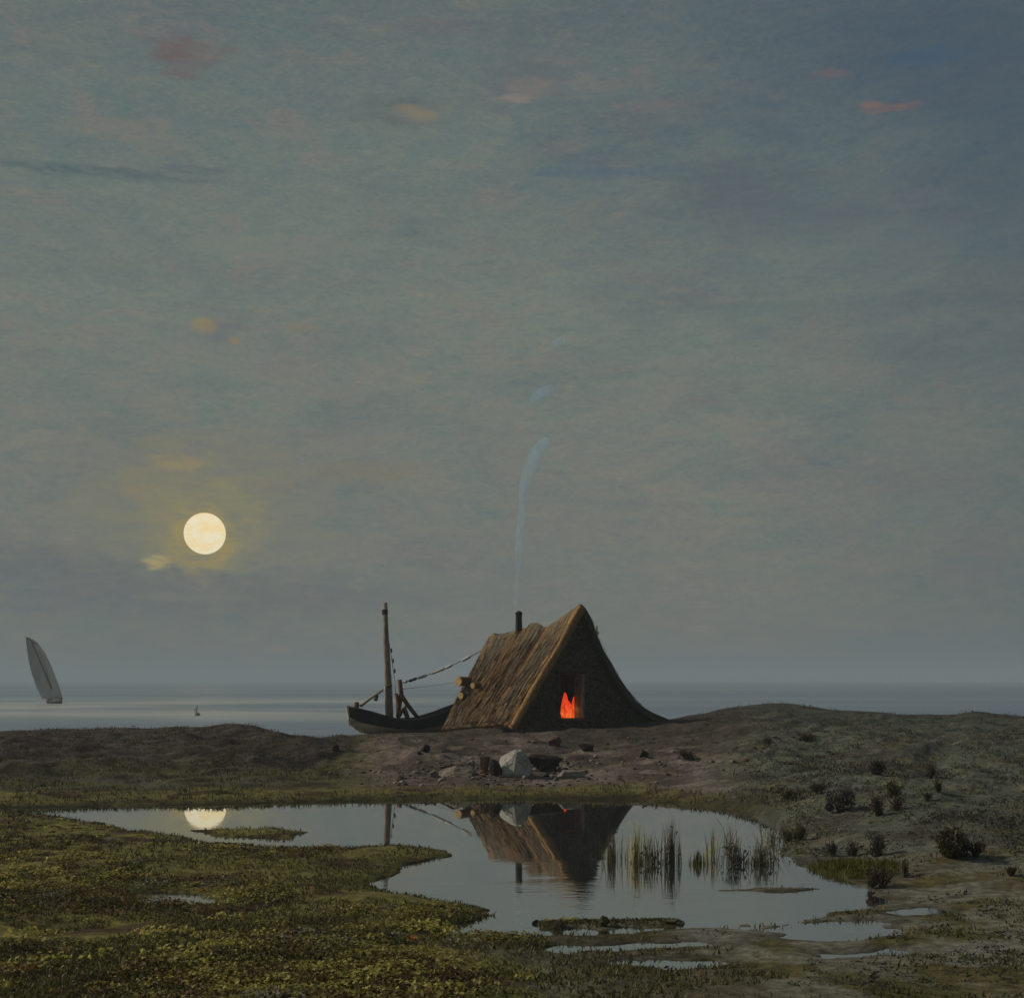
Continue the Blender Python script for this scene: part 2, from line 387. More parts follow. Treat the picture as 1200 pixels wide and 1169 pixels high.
# ------------------------------------------------------------------ ground
def build_ground():
    u_in = np.arange(-140, 1341, 2.6)
    u_l = np.linspace(-2600, -143, 120); u_r = np.linspace(1344, 3800, 120)
    U = np.concatenate([u_l, u_in, u_r])
    Y = [4.0]
    while Y[-1] < 100:
        y = Y[-1]; Y.append(y+(.35 if y < 11 else .055 if y < 20 else .075 if y < 37 else .14 if y < 64 else .8))
    Y = np.array(Y)
    X = (U[None, :]-600)/F*Y[:, None]; YY = np.broadcast_to(Y[:, None], X.shape)
    x, y = X.ravel(), YY.ravel()
    s = shore(x, y); z = height(x, y, s)
    u = 600+F*x/y
    near = sstep(38, 34, y)
    de = np.interp(u, *U_DE); dc = np.interp(u, *U_DC); t = np.clip((y-de)/(dc-de), 0, 1.2)
    def c(*v): return np.array(v)[None, :]
    def mixc(a, b, f): return a*(1-f[:, None])+b*f[:, None]
    n1 = fbm(x*.5, y*.5, 51, 5); n2 = fbm(x*1.6, y*1.6, 61, 4); n3 = fbm(x*.8+9, y*1.9, 71, 4)
    one = np.ones_like(x)
    col = c(.135, .118, .034)*one[:, None]                                   # marsh soil by the left foreground
    col = mixc(col, c(.135, .125, .030), sstep(.45, .6, n2)); col = mixc(col, c(.060, .036, .016), sstep(.55, .7, n3))
    # left dune: olive below, brown-grey above
    dune = mixc(c(.082, .076, .027)*one[:, None], c(.046, .034, .025), sstep(.15, .5, t+(n1-.5)*.8))
    dune = mixc(dune, c(.072, .066, .054), sstep(.52, .66, n3)*.8); dune = mixc(dune, c(.028, .018, .013), sstep(.50, .64, n2)*.85)
    col = mixc(col, dune, sstep(0, .06, t)*sstep(480, 390, u))
    # bank before the hut: bare greyish purple-brown earth
    bank = mixc(c(.135, .105, .092)*one[:, None], c(.075, .055, .045), sstep(.42, .62, n1)); bank = mixc(bank, c(.20, .165, .14), sstep(.56, .68, n3)*.7)
    bank = mixc(bank, c(.050, .037, .030), sstep(.50, .85, t+(n2-.5)*.6)*.85); bank = mixc(bank, c(.10, .085, .035), sstep(.6, .7, n2)*.5)
    bank = mixc(bank, c(.044, .032, .025), sstep(600, 680, u)*sstep(.38, .62, t+(n3-.5)*.5)*.8)
    col = mixc(col, bank, sstep(0.0, .08, t)*sstep(390, 470, u))
    # right shore: grey green with purple-brown heather patches
    right = mixc(c(.085, .092, .068)*one[:, None], c(.050, .042, .034), sstep(.47, .62, n1)*.85); right = mixc(right, c(.13, .115, .055), sstep(.58, .7, n2)*.6)
    right = mixc(right, c(.044, .034, .026), sstep(980, 860, u)*sstep(.40, .60, t+(n3-.5)*.6)*.75); right = mixc(right, c(.050, .050, .040), sstep(.55, .9, t+(n2-.5)*.5)*.8); right = mixc(right, c(.12, .118, .098), sstep(.55, .66, n3)*.4)
    col = mixc(col, right, sstep(800, 900, u)*sstep(20, 24, y))
    # wet flats at lower right
    flat = mixc(c(.140, .132, .095)*one[:, None], c(.080, .070, .024), sstep(.50, .64, n2)); flat = mixc(flat, c(.16, .155, .135), sstep(.52, .64, n3)*.6)
    flat = mixc(flat, c(.065, .050, .028), sstep(.58, .7, n1)*.7)
    ff = sstep(560, 700, u+(n1-.5)*300)*sstep(25, 21, y)
    col = mixc(col, flat, ff)
    # dark mossy rim along the far shore
    rim = sstep(.9, .1, s)*sstep(30, 33, y)
    col = mixc(col, c(.036, .031, .011), rim*(.6+.4*sstep(.4, .6, n2)))
    wet = sstep(.30, .02, s)*(1-rim*.7)
    col = col*(1-.35*wet[:, None])
    nr, nc = X.shape
    idx = np.arange(nr*nc).reshape(nr, nc)
    Fc = np.stack([idx[:-1, :-1], idx[:-1, 1:], idx[1:, 1:], idx[1:, :-1]], -1).reshape(-1, 4)
    m, T, b = attr_mat('ground', .9, 7, .45, .15, bs=.8, bd=.05)
    o = obj('ground', np.stack([x, y, z], -1), Fc, m, None, col, True)
    tag(o, kind='structure')
build_ground()

def water_mat(name, deep, rough, wave, ior, f0=0.0, f1=1.0):
    m, T, b, out = newmat(name); T.n.remove(b)
    geo = T.n.new('ShaderNodeNewGeometry'); P = geo.outputs['Position']
    h = wave(T, P)
    n = T.n.new('ShaderNodeBump'); n.inputs['Strength'].default_value = 1; n.inputs['Distance'].default_value = 1
    T.put(n.inputs['Height'], h)
    g = T.n.new('ShaderNodeBsdfGlossy'); T.put(g.inputs['Roughness'], rough); g.inputs['Color'].default_value = (.97, .98, 1, 1)
    d = T.n.new('ShaderNodeBsdfDiffuse'); T.put(d.inputs['Color'], deep(T, P) if callable(deep) else deep)
    fr = T.n.new('ShaderNodeFresnel'); fr.inputs[0].default_value = ior
    for q in (g, fr): T.l.new(n.outputs[0], q.inputs['Normal'])
    mx = T.n.new('ShaderNodeMixShader'); T.l.new(T.m('ADD', f0, T.m('MULTIPLY', fr.outputs[0], f1)), mx.inputs[0]); T.l.new(d.outputs[0], mx.inputs[1]); T.l.new(g.outputs[0], mx.inputs[2])
    T.l.new(mx.outputs[0], out.inputs[0])
    return m
def build_water():
    def pw(T, P):
        a = T.noise(T.scale(P, (.35, 1.3, 1)), 1.2, 3, .5, .3); b = T.noise(T.scale(P, (.8, 2.6, 1)), 3.0, 3, .5)
        patch = T.smooth(T.noise(T.scale(P, (.10, .45, 1)), 1.0, 3, .5), .45, .65)
        y = T.xyz(P)[1]; nearer = T.smooth(y, 24, 19)            # a breath of wind on the nearer reach
        k = T.m('ADD', .015, T.m('MULTIPLY', T.m('ADD', patch, T.m('MULTIPLY', nearer, 1.6)), T.smooth(y, 31, 22, .035, .8)))
        return T.m('MULTIPLY', T.m('ADD', T.m('MULTIPLY', a, .0028), T.m('MULTIPLY', b, .0016)), k)
    m = water_mat('pond_water', (.030, .032, .026), .018, pw, 2.1, .50, .48)
    V = [(-40, 6, zw(6)), (40, 6, zw(6)), (40, 40, zw(40)), (-40, 40, zw(40))]
    tag(obj('pond', V, [(0, 1, 2, 3)], m), kind='structure')
    def sw(T, P):
        a = T.noise(T.scale(P, (.12, .6, 1)), .8, 4, .6, .3)
        y = T.xyz(P)[1]
        patch = T.smooth(T.noise(T.scale(P, (.004, .022, 1)), 1.0, 3, .5, .4), .40, .60)
        return T.m('MULTIPLY', a, T.m('ADD', .05, T.m('MULTIPLY', patch, .22)))
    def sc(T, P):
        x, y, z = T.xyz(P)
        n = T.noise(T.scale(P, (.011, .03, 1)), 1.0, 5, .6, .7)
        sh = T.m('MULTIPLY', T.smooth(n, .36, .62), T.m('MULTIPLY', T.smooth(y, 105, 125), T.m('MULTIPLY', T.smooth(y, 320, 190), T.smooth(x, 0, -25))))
        return T.mix(sh, (.115, .165, .225), (.46, .46, .41))            # broad moonlit band at left, painted into the sea's base colour
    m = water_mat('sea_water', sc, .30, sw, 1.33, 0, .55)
    Z = -.3
    V = []; ys = [52, 80, 130, 220, 400, 900, 2500, 6000]
    for y in ys:
        for k in np.linspace(-1, 1, 9): V.append((k*(200+y*1.4), y, Z))
    Fc = [(r*9+c, r*9+c+1, r*9+c+10, r*9+c+9) for r in range(len(ys)-1) for c in range(8)]
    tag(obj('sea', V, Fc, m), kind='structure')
build_water()

# ------------------------------------------------------------------ moon
def build_moon():
    D = 3000.0; p = at(240, 625, D); R = 24.2/F*D
    bm = bmesh.new(); bmesh.ops.create_uvsphere(bm, u_segments=64, v_segments=32, radius=R)
    me = bpy.data.meshes.new('moon'); bm.to_mesh(me); bm.free()
    me.polygons.foreach_set('use_smooth', np.ones(len(me.polygons), bool))
    o = bpy.data.objects.new('moon', me); C.objects.link(o); o.location = p
    m, T, b, out = newmat('moon_light'); T.n.remove(b)
    tc = T.n.new('ShaderNodeTexCoord'); v = T.scale(tc.outputs['Object'], (1/R, 1/R, 2.2/R))
    n = T.noise(v, 1.1, 4, .55, .3)
    c = T.mix(T.smooth(n, .35, .70), lin((246, 236, 202)), lin((250, 222, 158)))
    e = T.n.new('ShaderNodeEmission'); T.put(e.inputs[0], c); e.inputs[1].default_value = 1.0
    T.l.new(e.outputs[0], out.inputs[0]); me.materials.append(m)
    tag(o, 'pale yellow full moon low in the sky above the sea', 'moon')
build_moon()

# ------------------------------------------------------------------ foliage helpers
def leaves(P, size, tint, up=.5, aspect=.55, flat=0):
    """diamond leaves with a folded midrib; P (n,3), size (n,), tint (n,3)"""
    n = len(P)
    d = rng.normal(size=(n, 3)); d[:, 2] = np.abs(d[:, 2])*up+.02; d /= np.linalg.norm(d, axis=1)[:, None]
    q = rng.normal(size=(n, 3)); q[:, 2] += flat*4; r = np.cross(d, q); r /= np.linalg.norm(r, axis=1)[:, None]
    nn = np.cross(r, d)
    L = size[:, None]; W = L*aspect
    a = P-d*L*.5; b = P+r*W*.5+nn*L*.12; c = P+d*L*.55; e = P-r*W*.5+nn*L*.12
    V = np.stack([a, b, c, e], 1).reshape(-1, 3)
    i = np.arange(n)*4
    Fc = np.concatenate([np.stack([i, i+1, i+2], -1), np.stack([i, i+2, i+3], -1)])
    return V, Fc, np.repeat(tint, 4, axis=0)
def blades(P, L, W, lean, tint):
    n = len(P); a = rng.uniform(0, 2*math.pi, n)
    side = np.stack([np.cos(a), np.sin(a), 0*a], -1)
    ld = rng.normal(size=(n, 3)); ld[:, 2] = 0; ld /= np.linalg.norm(ld, axis=1)[:, None]+1e-9
    tip = P+np.stack([0*L, 0*L, L], -1)+ld*(lean*L)[:, None]
    mid = P+np.stack([0*L, 0*L, L*.55], -1)+ld*(lean*L*.3)[:, None]
    V = np.stack([P-side*W[:, None]*.5, P+side*W[:, None]*.5, mid+side*W[:, None]*.42, mid-side*W[:, None]*.42, tip], 1).reshape(-1, 3)
    i = np.arange(n)*5
    Fc = np.concatenate([np.stack([i, i+1, i+2], -1), np.stack([i, i+2, i+3], -1), np.stack([i+3, i+2, i+4], -1)])
    return V, Fc, np.repeat(tint, 5, axis=0)
def palette(n, cols, w, jit=.25):
    cols = np.array(cols); k = rng.choice(len(cols), n, p=np.array(w)/np.sum(w))
    return cols[k]*(1+rng.uniform(-jit, jit, (n, 1)))

def build_ground_cover():
    # leafy marsh plants: rounded clumps all over the left foreground
    VV, FF, CC, base = [], [], [], 0
    N = 8500
    y = 1/rng.uniform(1/37., 1/11.5, N)
    u = rng.uniform(-300, 780, N)
    x = (u-600)/F*y
    s = shore(x, y)
    dens = fbm(x*.45, y*.45, 81, 4)
    lim = np.interp(y, [11, 13.5, 15, 17, 20, 40], [520, 540, 560, 550, 560, 560])
    keep = (s > .14+.22*sstep(18, 30, y)) & (u < lim+(dens-.5)*520+rng.normal(size=N)*40) & (y < np.interp(u, *U_DE)) & (rng.random(N) < sstep(.36, .56, dens)*.9+.06)
    x, y, u = x[keep], y[keep], u[keep]
    z = height(x, y)
    n2 = fbm(x*.55+3, y*.9, 91, 3); n3 = fbm(x*.8, y*1.1+7, 95, 3)
    P, SZ, TI = [], [], []
    for i in range(len(x)):
        far = sstep(19, 29, y[i])
        big = (.09+.24*rng.random()**2.2)*(1-far)+(.06+.05*rng.random())*far
        k = int(16+big*420)
        bright = sstep(.44, .58, n2[i]); dead = min(1.0, sstep(.46, .60, n3[i])+.8*sstep(15.0, 13.3, y[i])+.9*sstep(18.5, 24, y[i]))
        q0 = rng.random(); lf = 1.0
        if q0 < .12+.40*dead: c0 = np.array((.095, .060, .020))
        elif q0 < .18+.40*dead: c0 = np.array((.050, .048, .015))
        elif rng.random() < .12+.75*bright: c0 = np.array((.31, .275, .066)); big *= 1.1; lf = 1.25
        elif rng.random() < .12: c0 = np.array((.20, .185, .14))
        else: c0 = np.array((.215, .185, .045))
        if rng.random() < .020 and y[i] < 22: c0 = np.array((.55, .19, .02)); k = k//4; big *= .5; lf = 1.3
        c0 = c0*rng.uniform(.9, 1.4)
        q = rng.normal(size=(k, 3)); q /= np.linalg.norm(q, axis=1)[:, None]; q[:, 2] = np.abs(q[:, 2])
        q *= (rng.random((k, 1))**.28)*np.array((big*1.35, big*1.35, big*.46))
        P.append(q+np.array((x[i], y[i], z[i]-.02))); SZ.append(rng.uniform(.022, .046, k)*(1+big*.6)*lf); TI.append(np.clip(c0*(1+rng.uniform(-.22, .22, (k, 1))), 0, 1))
    V, Fc, Cc = leaves(np.concatenate(P), np.concatenate(SZ), np.concatenate(TI), .35, .85, flat=.45)
    o = obj('marsh_plants', V, Fc, M['leaf'], None, Cc)
    tag(o, 'low leafy olive and yellow-green marsh plants covering the near left shore', 'marsh plants', kind='stuff')
    # short grass on the banks, the dune and the flats
    N = 230000
    y = 1/rng.uniform(1/62., 1/12., N); u = rng.uniform(-250, 1450, N); x = (u-600)/F*y
    s = shore(x, y); z = height(x, y)
    t = (y-np.interp(u, *U_DE))/(np.interp(u, *U_DC)-np.interp(u, *U_DE))
    n1 = fbm(x*.6, y*.6, 101, 4); n2 = fbm(x*.9+4, y*1.4, 111, 3)
    bare = (u > 400) & (u < 860) & (t > .05) & (t < .95)
    flat = (u > 560) & (y < 24)
    pr = np.where(u < 400, sstep(.38, .5, n1), sstep(.50, .60, n1)*.6)
    pr = np.where(bare, sstep(.58, .66, n1)*.35, pr); pr = np.where(flat, sstep(.54, .66, n2)*.35+.28*sstep(800, 560, u+(n1-.5)*300), pr)
    rim = ((s < 1.0) & (y > 31)) | ((s < .8) & (u < 600) & (y > 20)) | ((s < .35) & (u < 640))
    pr = np.where(rim, .85, pr)
    inhut = (np.abs(x-2.2) < 5) & (y > 52.5)
    keep = (s > .04) & (rng.random(N) < pr) & (t < 1.1) & ~inhut
    x, y, z, u, t, n2, s = [a[keep] for a in (x, y, z, u, t, n2, s)]
    n = len(x)
    T1 = palette(n, [(.080, .075, .028), (.055, .042, .028), (.10, .092, .062), (.035, .026, .016)], [3, 3, 2, 2])
    T2 = palette(n, [(.090, .084, .026), (.062, .058, .017), (.045, .036, .014)], [3, 3, 2])
    gre = ((u < 420) & (t < .35) & (t > -.2) & (n2 > .45)) | ((s < 1.2) & (y > 31) & (rng.random(n) < .5)) | (y < 24)
    ti = np.where(gre[:, None], T2*np.where((y > 31) & (y < 38), .8, 1.5)[:, None], T1)
    L = rng.uniform(.05, .15, n)*np.where(y > 30, 1.0, .55)
    V, Fc, Cc = blades(np.stack([x, y, z-.01], -1), L, rng.uniform(.012, .028, n), rng.uniform(.2, .9, n), ti)
    o = obj('shore_grass', V, Fc, M['leaf'], None, Cc)
    tag(o, 'short rough grass growing on the dune, the banks and the flats', 'grass', kind='stuff')
build_ground_cover()

def build_heath():
    N = 32000
    y = 1/rng.uniform(1/60., 1/14., N); u = rng.uniform(-250, 1450, N); x = (u-600)/F*y
    s = shore(x, y); t = (y-np.interp(u, *U_DE))/(np.interp(u, *U_DC)-np.interp(u, *U_DE))
    n1 = fbm(x*.42+31, y*.34, 151, 4); n2 = fbm(x*.5, y*.5+40, 161, 3)
    right = sstep(840, 930, u)*sstep(20.5, 24, y); left = sstep(430, 380, u)*sstep(.18, .4, t); mid = sstep(420, 470, u)*sstep(900, 840, u)*sstep(.55, .75, t)
    flats = sstep(620, 760, u)*sstep(22, 19, y)
    pr = right*(.22+.75*sstep(.44, .56, n1))+left*(.12+.55*sstep(.44, .56, n1))+mid*.14*sstep(.42, .6, n1)+flats*.16*sstep(.52, .62, n1)
    inhut = (np.abs(x-2.4) < 4.6) & (y > 52.2)
    keep = (s > .25) & (t < 1.04) & (rng.random(N) < pr) & ~inhut
    x, y, u, n1, n2, t = [a[keep] for a in (x, y, u, n1, n2, t)]
    z = height(x, y); P, SZ, TI = [], [], []
    for i in range(len(x)):
        big = (.06+.19*rng.random()**2)*(1 if y[i] > 24 else .6); k = int(10+big*110)
        if u[i] > 840: c0 = [(.090, .093, .066), (.062, .062, .040), (.046, .032, .026), (.115, .098, .040)][rng.choice(4, p=[.42, .24, .20, .14])]
        elif u[i] > 430: c0 = [(.045, .030, .022), (.075, .060, .042)][rng.integers(2)]
        else: c0 = [(.036, .026, .018), (.060, .052, .034), (.085, .074, .030)][rng.choice(3, p=[.42, .33, .25])]
        q = rng.normal(size=(k, 3)); q /= np.linalg.norm(q, axis=1)[:, None]; q[:, 2] = np.abs(q[:, 2])
        q *= (rng.random((k, 1))**.35)*np.array((big*1.7, big*1.5, big*.75))
        P.append(q+np.array((x[i], y[i], z[i]-.03))); SZ.append(rng.uniform(.5, 1.2, k)*(.05+.12*big)); TI.append(np.array(c0)*rng.uniform(.7, 1.3)*(1+rng.uniform(-.25, .25, (k, 1))))
    V, Fc, Cc = leaves(np.concatenate(P), np.concatenate(SZ), np.concatenate(TI), .9, .45, flat=.15)
    tag(obj('heath_scrub', V, Fc, M['leaf'], None, Cc), 'dark low heath and scrub covering the dune, the crest and the right slope', 'heath', kind='stuff')
build_heath()

def shrub(px, py, w_px, h_px, label, pal='dark', dens=1.0):
    w_px *= 1.3; h_px *= 1.15; dens *= 1.5
    x, y, z = ground_at(px, py); k = y/F
    W, H = w_px*k/2, h_px*k
    t = thing('shrub', (x, y, z), label, 'shrub', 'low shrubs on the right shore')
    pals = {'dark': ([(.050, .040, .014), (.034, .026, .010), (.075, .058, .018)], [3, 3, 1.5]),
            'blue': ([(.030, .030, .028), (.045, .042, .040), (.055, .040, .042)], [3, 2, 1]),
            'brown': ([(.060, .034, .020), (.085, .045, .022), (.035, .024, .012)], [3, 2, 2]),
            'green': ([(.075, .072, .014), (.050, .050, .012), (.10, .095, .02)], [3, 2, 1])}
    n = int(max(260, 1000*min(1, W*H/.35))*dens)
    lobes = [(rng.uniform(-.6, .6), rng.uniform(-.6, .6), rng.uniform(.3, .62), rng.uniform(.42, .7)) for _ in range(4)]+[(rng.uniform(-.75, .75), 0, .2, .3), (rng.uniform(-.3, .3), 0, .62, .34), (rng.uniform(-.2, .2), 0, .36, .55)]
    P = []
    for j in range(n):
        lx, ly, lz, lr = lobes[rng.integers(len(lobes))]
        q = rng.normal(size=3); q /= np.linalg.norm(q); q *= lr*rng.random()**.35
        P.append((x+(lx+q[0])*W*.85, y+(ly+q[1])*W*.85, z+max(.02, lz+q[2]*.75)*H*.88))
    P = np.array(P)
    V, Fc, Cc = leaves(P, rng.uniform(.25, .95, n)*min(W, H)*.24+.012, palette(n, *pals[pal]), 1.4, .5)
    obj('foliage', V, Fc, M['leaf'], t, Cc)
    b = MB()
    for j in range(13):
        a = j*2*math.pi/13+random.random(); ro = random.uniform(.4, 1.05); e = Vector((x+math.cos(a)*W*ro, y+math.sin(a)*W*ro, z+H*random.uniform(.45, 1.12)))
        b.tube([(x+math.cos(a)*W*.08, y+math.sin(a)*W*.08, z-.03), (x+math.cos(a)*W*.3, y+math.sin(a)*W*.3, z+H*.3), e], [.014, .010, .004], 5)
    b.build('stem', M['stem'], t)
for a in [
    (1113, 1005, 46, 34, 'largest dark olive-brown shrub standing alone on the right flats', 'dark', 1.6),
    (1143, 1004, 22, 20, 'small brown shrub close against the right side of the largest dark shrub', 'brown'),
    (1034, 1040, 34, 24, 'leaning brown shrub below the green grassy hummock', 'brown'),
    (1060, 1028, 9, 20, 'thin upright brown sprig right of the green hummock', 'brown'),
    (1029, 1003, 22, 28, 'twin-headed blackish shrub just above the green hummock', 'blue', 1.3),
    (1001, 1003, 15, 18, 'small blackish shrub left of the twin-headed one above the hummock', 'blue'),
    (975, 1003, 16, 18, 'grey-blue shrub beside the water at the left end of the hummock row', 'blue'),
    (1030, 907, 22, 18, 'round dark shrub high on the right slope, left of the pair under the crest', 'dark', 1.2),
    (1048, 932, 26, 18, 'wide dark green shrub in the middle of the right slope', 'green'),
    (1091, 912, 14, 20, 'reddish-brown shrub, upper of the pair far up the right slope', 'brown'),
    (1099, 928, 12, 15, 'dark little shrub, lower of the pair far up the right slope', 'dark'),
    (1086, 939, 12, 11, 'tiny dark shrub under the pair on the right slope', 'dark'),
    (1028, 956, 20, 24, 'tall brown shrub with drooping foot in the middle of the right shore', 'brown', 1.2),
    (1051, 949, 16, 15, 'small round brown shrub right of the drooping one', 'brown'),
    (984, 951, 30, 26, 'broad grey-green shrub on the heather patch above the reeds', 'blue', 1.2),
    (938, 984, 17, 20, 'dark green round shrub at the right margin of the pond', 'green'),
    (922, 986, 15, 15, 'smaller dark green shrub touching the water at the right margin', 'green'),
    (958, 930, 24, 14, 'low yellowish-brown shrub where the right bank meets the bare earth', 'brown'),
    (925, 938, 30, 14, 'dark spreading shrub on the rim above the right reeds', 'dark'),
    (1186, 1026, 14, 12, 'small rusty shrub at the far right edge of the flats', 'brown'),
    (900, 872, 12, 9, 'little dark shrub on the upper bank right of the hut', 'dark'),
    (803, 889, 20, 11, 'low blackish shrub on the bare bank below the hut door side', 'brown'),
    (945, 868, 20, 9, 'brown cushion shrub under the highest crest on the right', 'brown'),
]: shrub(*a)

def reeds(px, py, w_px, h_px, n, label, cols, wts, lean=.12, dark=0):
    h_px *= .9; w_px *= 1.25
    k0 = pond_pt(px, py); x, y = k0; z = max(zw(y), hz(x, y)-.02)-.05; k = y/F
    W, H = w_px*k/2, h_px*k
    t = thing('reed_clump', (x, y, z), label, 'reeds', 'reeds standing in the pond')
    a = rng.uniform(0, 2*math.pi, n); r = np.abs(rng.normal(size=n))*.55
    P = np.stack([x+np.cos(a)*r*W, y+np.sin(a)*r*W*.9, np.full(n, z)], -1)
    V, Fc, Cc = blades(P, H*rng.uniform(.35, 1.08, n)*(1-.35*np.clip(r-.4, 0, 1)), rng.uniform(.008, .018, n), rng.uniform(0, lean*2.4, n), palette(n, cols, wts))
    obj('stalk', V, Fc, M['leaf'], t, Cc)['kind'] = 'stuff'
    if dark:
        dark = dark//5
        P2 = np.stack([x+rng.normal(size=dark)*W*.42, y+rng.normal(size=dark)*W*.4, z+.05+np.abs(rng.normal(size=dark))*H*.24], -1)
        V, Fc, Cc = leaves(P2, rng.uniform(.06, .13, dark), palette(dark, [(.060, .050, .026), (.085, .078, .036)], [1, 1]), 2.5, .35)
        obj('foliage', V, Fc, M['leaf'], t, Cc)
Yl, Dk, Gr, Ol = (.40, .35, .15), (.13, .115, .07), (.24, .235, .165), (.20, .165, .035)
for a in [
    (716, 1008, 30, 50, 70, 'faint sparse reeds against the dark reflection of the hut', [(.09, .08, .04), Dk], [2, 1]),
    (746, 1010, 26, 68, 70, 'tall yellowish forked reeds at the left of the reed bed', [Yl, (.12, .10, .03)], [3, 1], .12, 60),
    (762, 1011, 26, 44, 60, 'short dark bushy reeds beside the tall yellowish ones', [Dk, Ol], [3, 1], .1, 160),
    (787, 1011, 22, 66, 80, 'slim dark brown reeds with thin points in the middle of the bed', [Dk, (.09, .07, .03)], [2, 2], .08, 80),
    (818, 1012, 20, 24, 110, 'stubby golden-olive reed tuft at the water line', [Ol, (.14, .115, .02)], [2, 2], .06),
    (834, 1005, 14, 46, 50, 'yellow-brown reeds just right of the golden tuft', [Yl, (.08, .06, .02)], [1, 1], .1),
    (862, 1012, 28, 46, 90, 'dense blackish clump of reeds near the right margin', [Dk, (.05, .045, .035)], [2, 1], .12, 300),
    (893, 1012, 34, 44, 110, 'wide dark grey reed clump farthest right in the pond', [Dk, Gr], [3, 2], .2, 260),
    (856, 990, 30, 46, 40, 'pale arching grass behind the blackish reed clump', [(.26, .25, .18)], [1], .45),
    (905, 985, 30, 50, 50, 'pale arching grass on the bank behind the wide dark reed clump', [(.24, .225, .16), (.15, .135, .09)], [1, 1], .45),
]: reeds(*a)

def hummock():
    x, y, z = ground_at(1000, 1020)
    n = 2600; a = rng.uniform(0, 2*math.pi, n); r = rng.random(n)**.5
    px_, py_ = x+np.cos(a)*r*.75, y+np.sin(a)*r*.9
    zz = height(px_, py_)+.10*(1-r**2)
    V, Fc, Cc = blades(np.stack([px_, py_, zz-.08], -1), rng.uniform(.08, .18, n), rng.uniform(.012, .026, n), rng.uniform(.1, .6, n),
                       palette(n, [(.105, .105, .014), (.075, .078, .012), (.13, .12, .02)], [3, 3, 1]))
    o = obj('grass_hummock', V, Fc, M['leaf'], None, Cc, loc=(x, y, z))
    tag(o, 'bright mossy green grass hummock on the right shore beside the water', 'grass hummock')
hummock()

# ------------------------------------------------------------------ stones
def stone(name, px, py, w_px, h_px, mat, label, depth=.8, seed=1, group=None, sink=.30, cat='stone', planes=None):
    x, y, z = ground_at(px, py); k = y/F; W, H = w_px*k/2, h_px*k
    bm = bmesh.new(); bmesh.ops.create_icosphere(bm, subdivisions=5, radius=1)
    r = np.random.default_rng(seed)
    if planes: planes = [(Vector(p).normalized(), d) for p, d in planes]
    else: planes = [(Vector(r.normal(size=3)).normalized(), r.uniform(.32, .72)) for _ in range(13)]
    for v in bm.verts:
        p = v.co.copy()
        for nrm, d in planes:
            e = p.dot(nrm)-d
            if e > 0: p -= nrm*e*.97
        f = float(fbm(np.array([p.x*2.5+seed]), np.array([p.y*2.5+p.z*2.1]), seed, 4)[0])-.5
        g = float(fbm(np.array([p.x*9+seed+p.z*4]), np.array([p.y*9+p.z*7]), seed+3, 4)[0])-.5
        p *= 1+f*.26+g*.14; v.co = p
    zs = [v.co.z for v in bm.verts]; xs = [abs(v.co.x) for v in bm.verts]; zr = max(zs)-min(zs)
    for v in bm.verts:
        v.co = Vector((v.co.x/max(xs)*W, v.co.y*W*depth, (v.co.z-min(zs))/zr*H*(1+sink)-H*sink))
    me = bpy.data.meshes.new(name); bm.to_mesh(me); bm.free()
    me.polygons.foreach_set('use_smooth', np.ones(len(me.polygons), bool))
    me.set_sharp_from_angle(angle=math.radians(35))
    me.materials.append(mat)
    o = bpy.data.objects.new(name, me); C.objects.link(o); o.location = (x, y+W*depth*.3, z)
    tag(o, label, cat, group)
G = 'stones on the bare bank before the hut'
stone('boulder', 604, 909, 44, 31, M['white_rock'], 'big cream-white boulder on the bare bank below the hut', .8, 5, G, .34,
      planes=[((-.72, -.35, .62), .50), ((.90, -.42, .22), .45), ((.05, -.2, 1), .62), ((-.45, -1, .35), .58), ((.35, -1, .25), .62), ((-1, -.2, .2), .70), ((.3, .9, .3), .6), ((.75, -.1, .7), .66), ((-.2, .3, 1), .6)])
stone('stone', 582, 909, 18, 20, M['dark_rock'], 'dark brown stone leaning on the left side of the white boulder', .8, 3, G)
stone('stone', 567, 905, 15, 20, M['brown_rock'], 'reddish-brown block between the pale slab and the dark stone', .8, 8, G)
stone('stone', 640, 903, 50, 20, M['dark_rock'], 'blackish wedge-shaped stone standing in for the shadow right of the white boulder', .7, 12, G)  # dark shape put in for the shadow beside the boulder
stone('stone', 540, 909, 56, 14, M['pale_rock'], 'flat pale slab to the left of the reddish-brown block', .7, 15, G)
stone('stone', 511, 911, 18, 9, M['pale_rock'], 'small pale stone at the left end of the flat slab', .7, 17, G)
stone('stone', 664, 912, 46, 10, M['pale_rock'], 'low buff stone at the foot of the blackish wedge', .7, 19, G)
stone('stone', 498, 881, 13, 9, M['dark_rock'], 'small dark stone on the bank straight below the boat', .8, 21, G)
stone('stone', 394, 880, 14, 7, M['dark_rock'], 'small dark stone at the left end of the bank near the dune', .8, 23, G)
stone('stone', 470, 916, 14, 8, M['brown_rock'], 'brown stone close to the pond at the left of the bank', .8, 25, G)
stone('stone', 650, 874, 18, 12, M['brown_rock'], 'brown stone on the slope just under the hut door', .8, 27, G)
stone('stone', 687, 880, 18, 9, M['dark_rock'], 'dark low stone on the slope to the right of the door', .8, 29, G)
stone('stone', 754, 887, 14, 9, M['dark_rock'], 'dark stone alone on the bank below the right end of the hut', .8, 31, G)
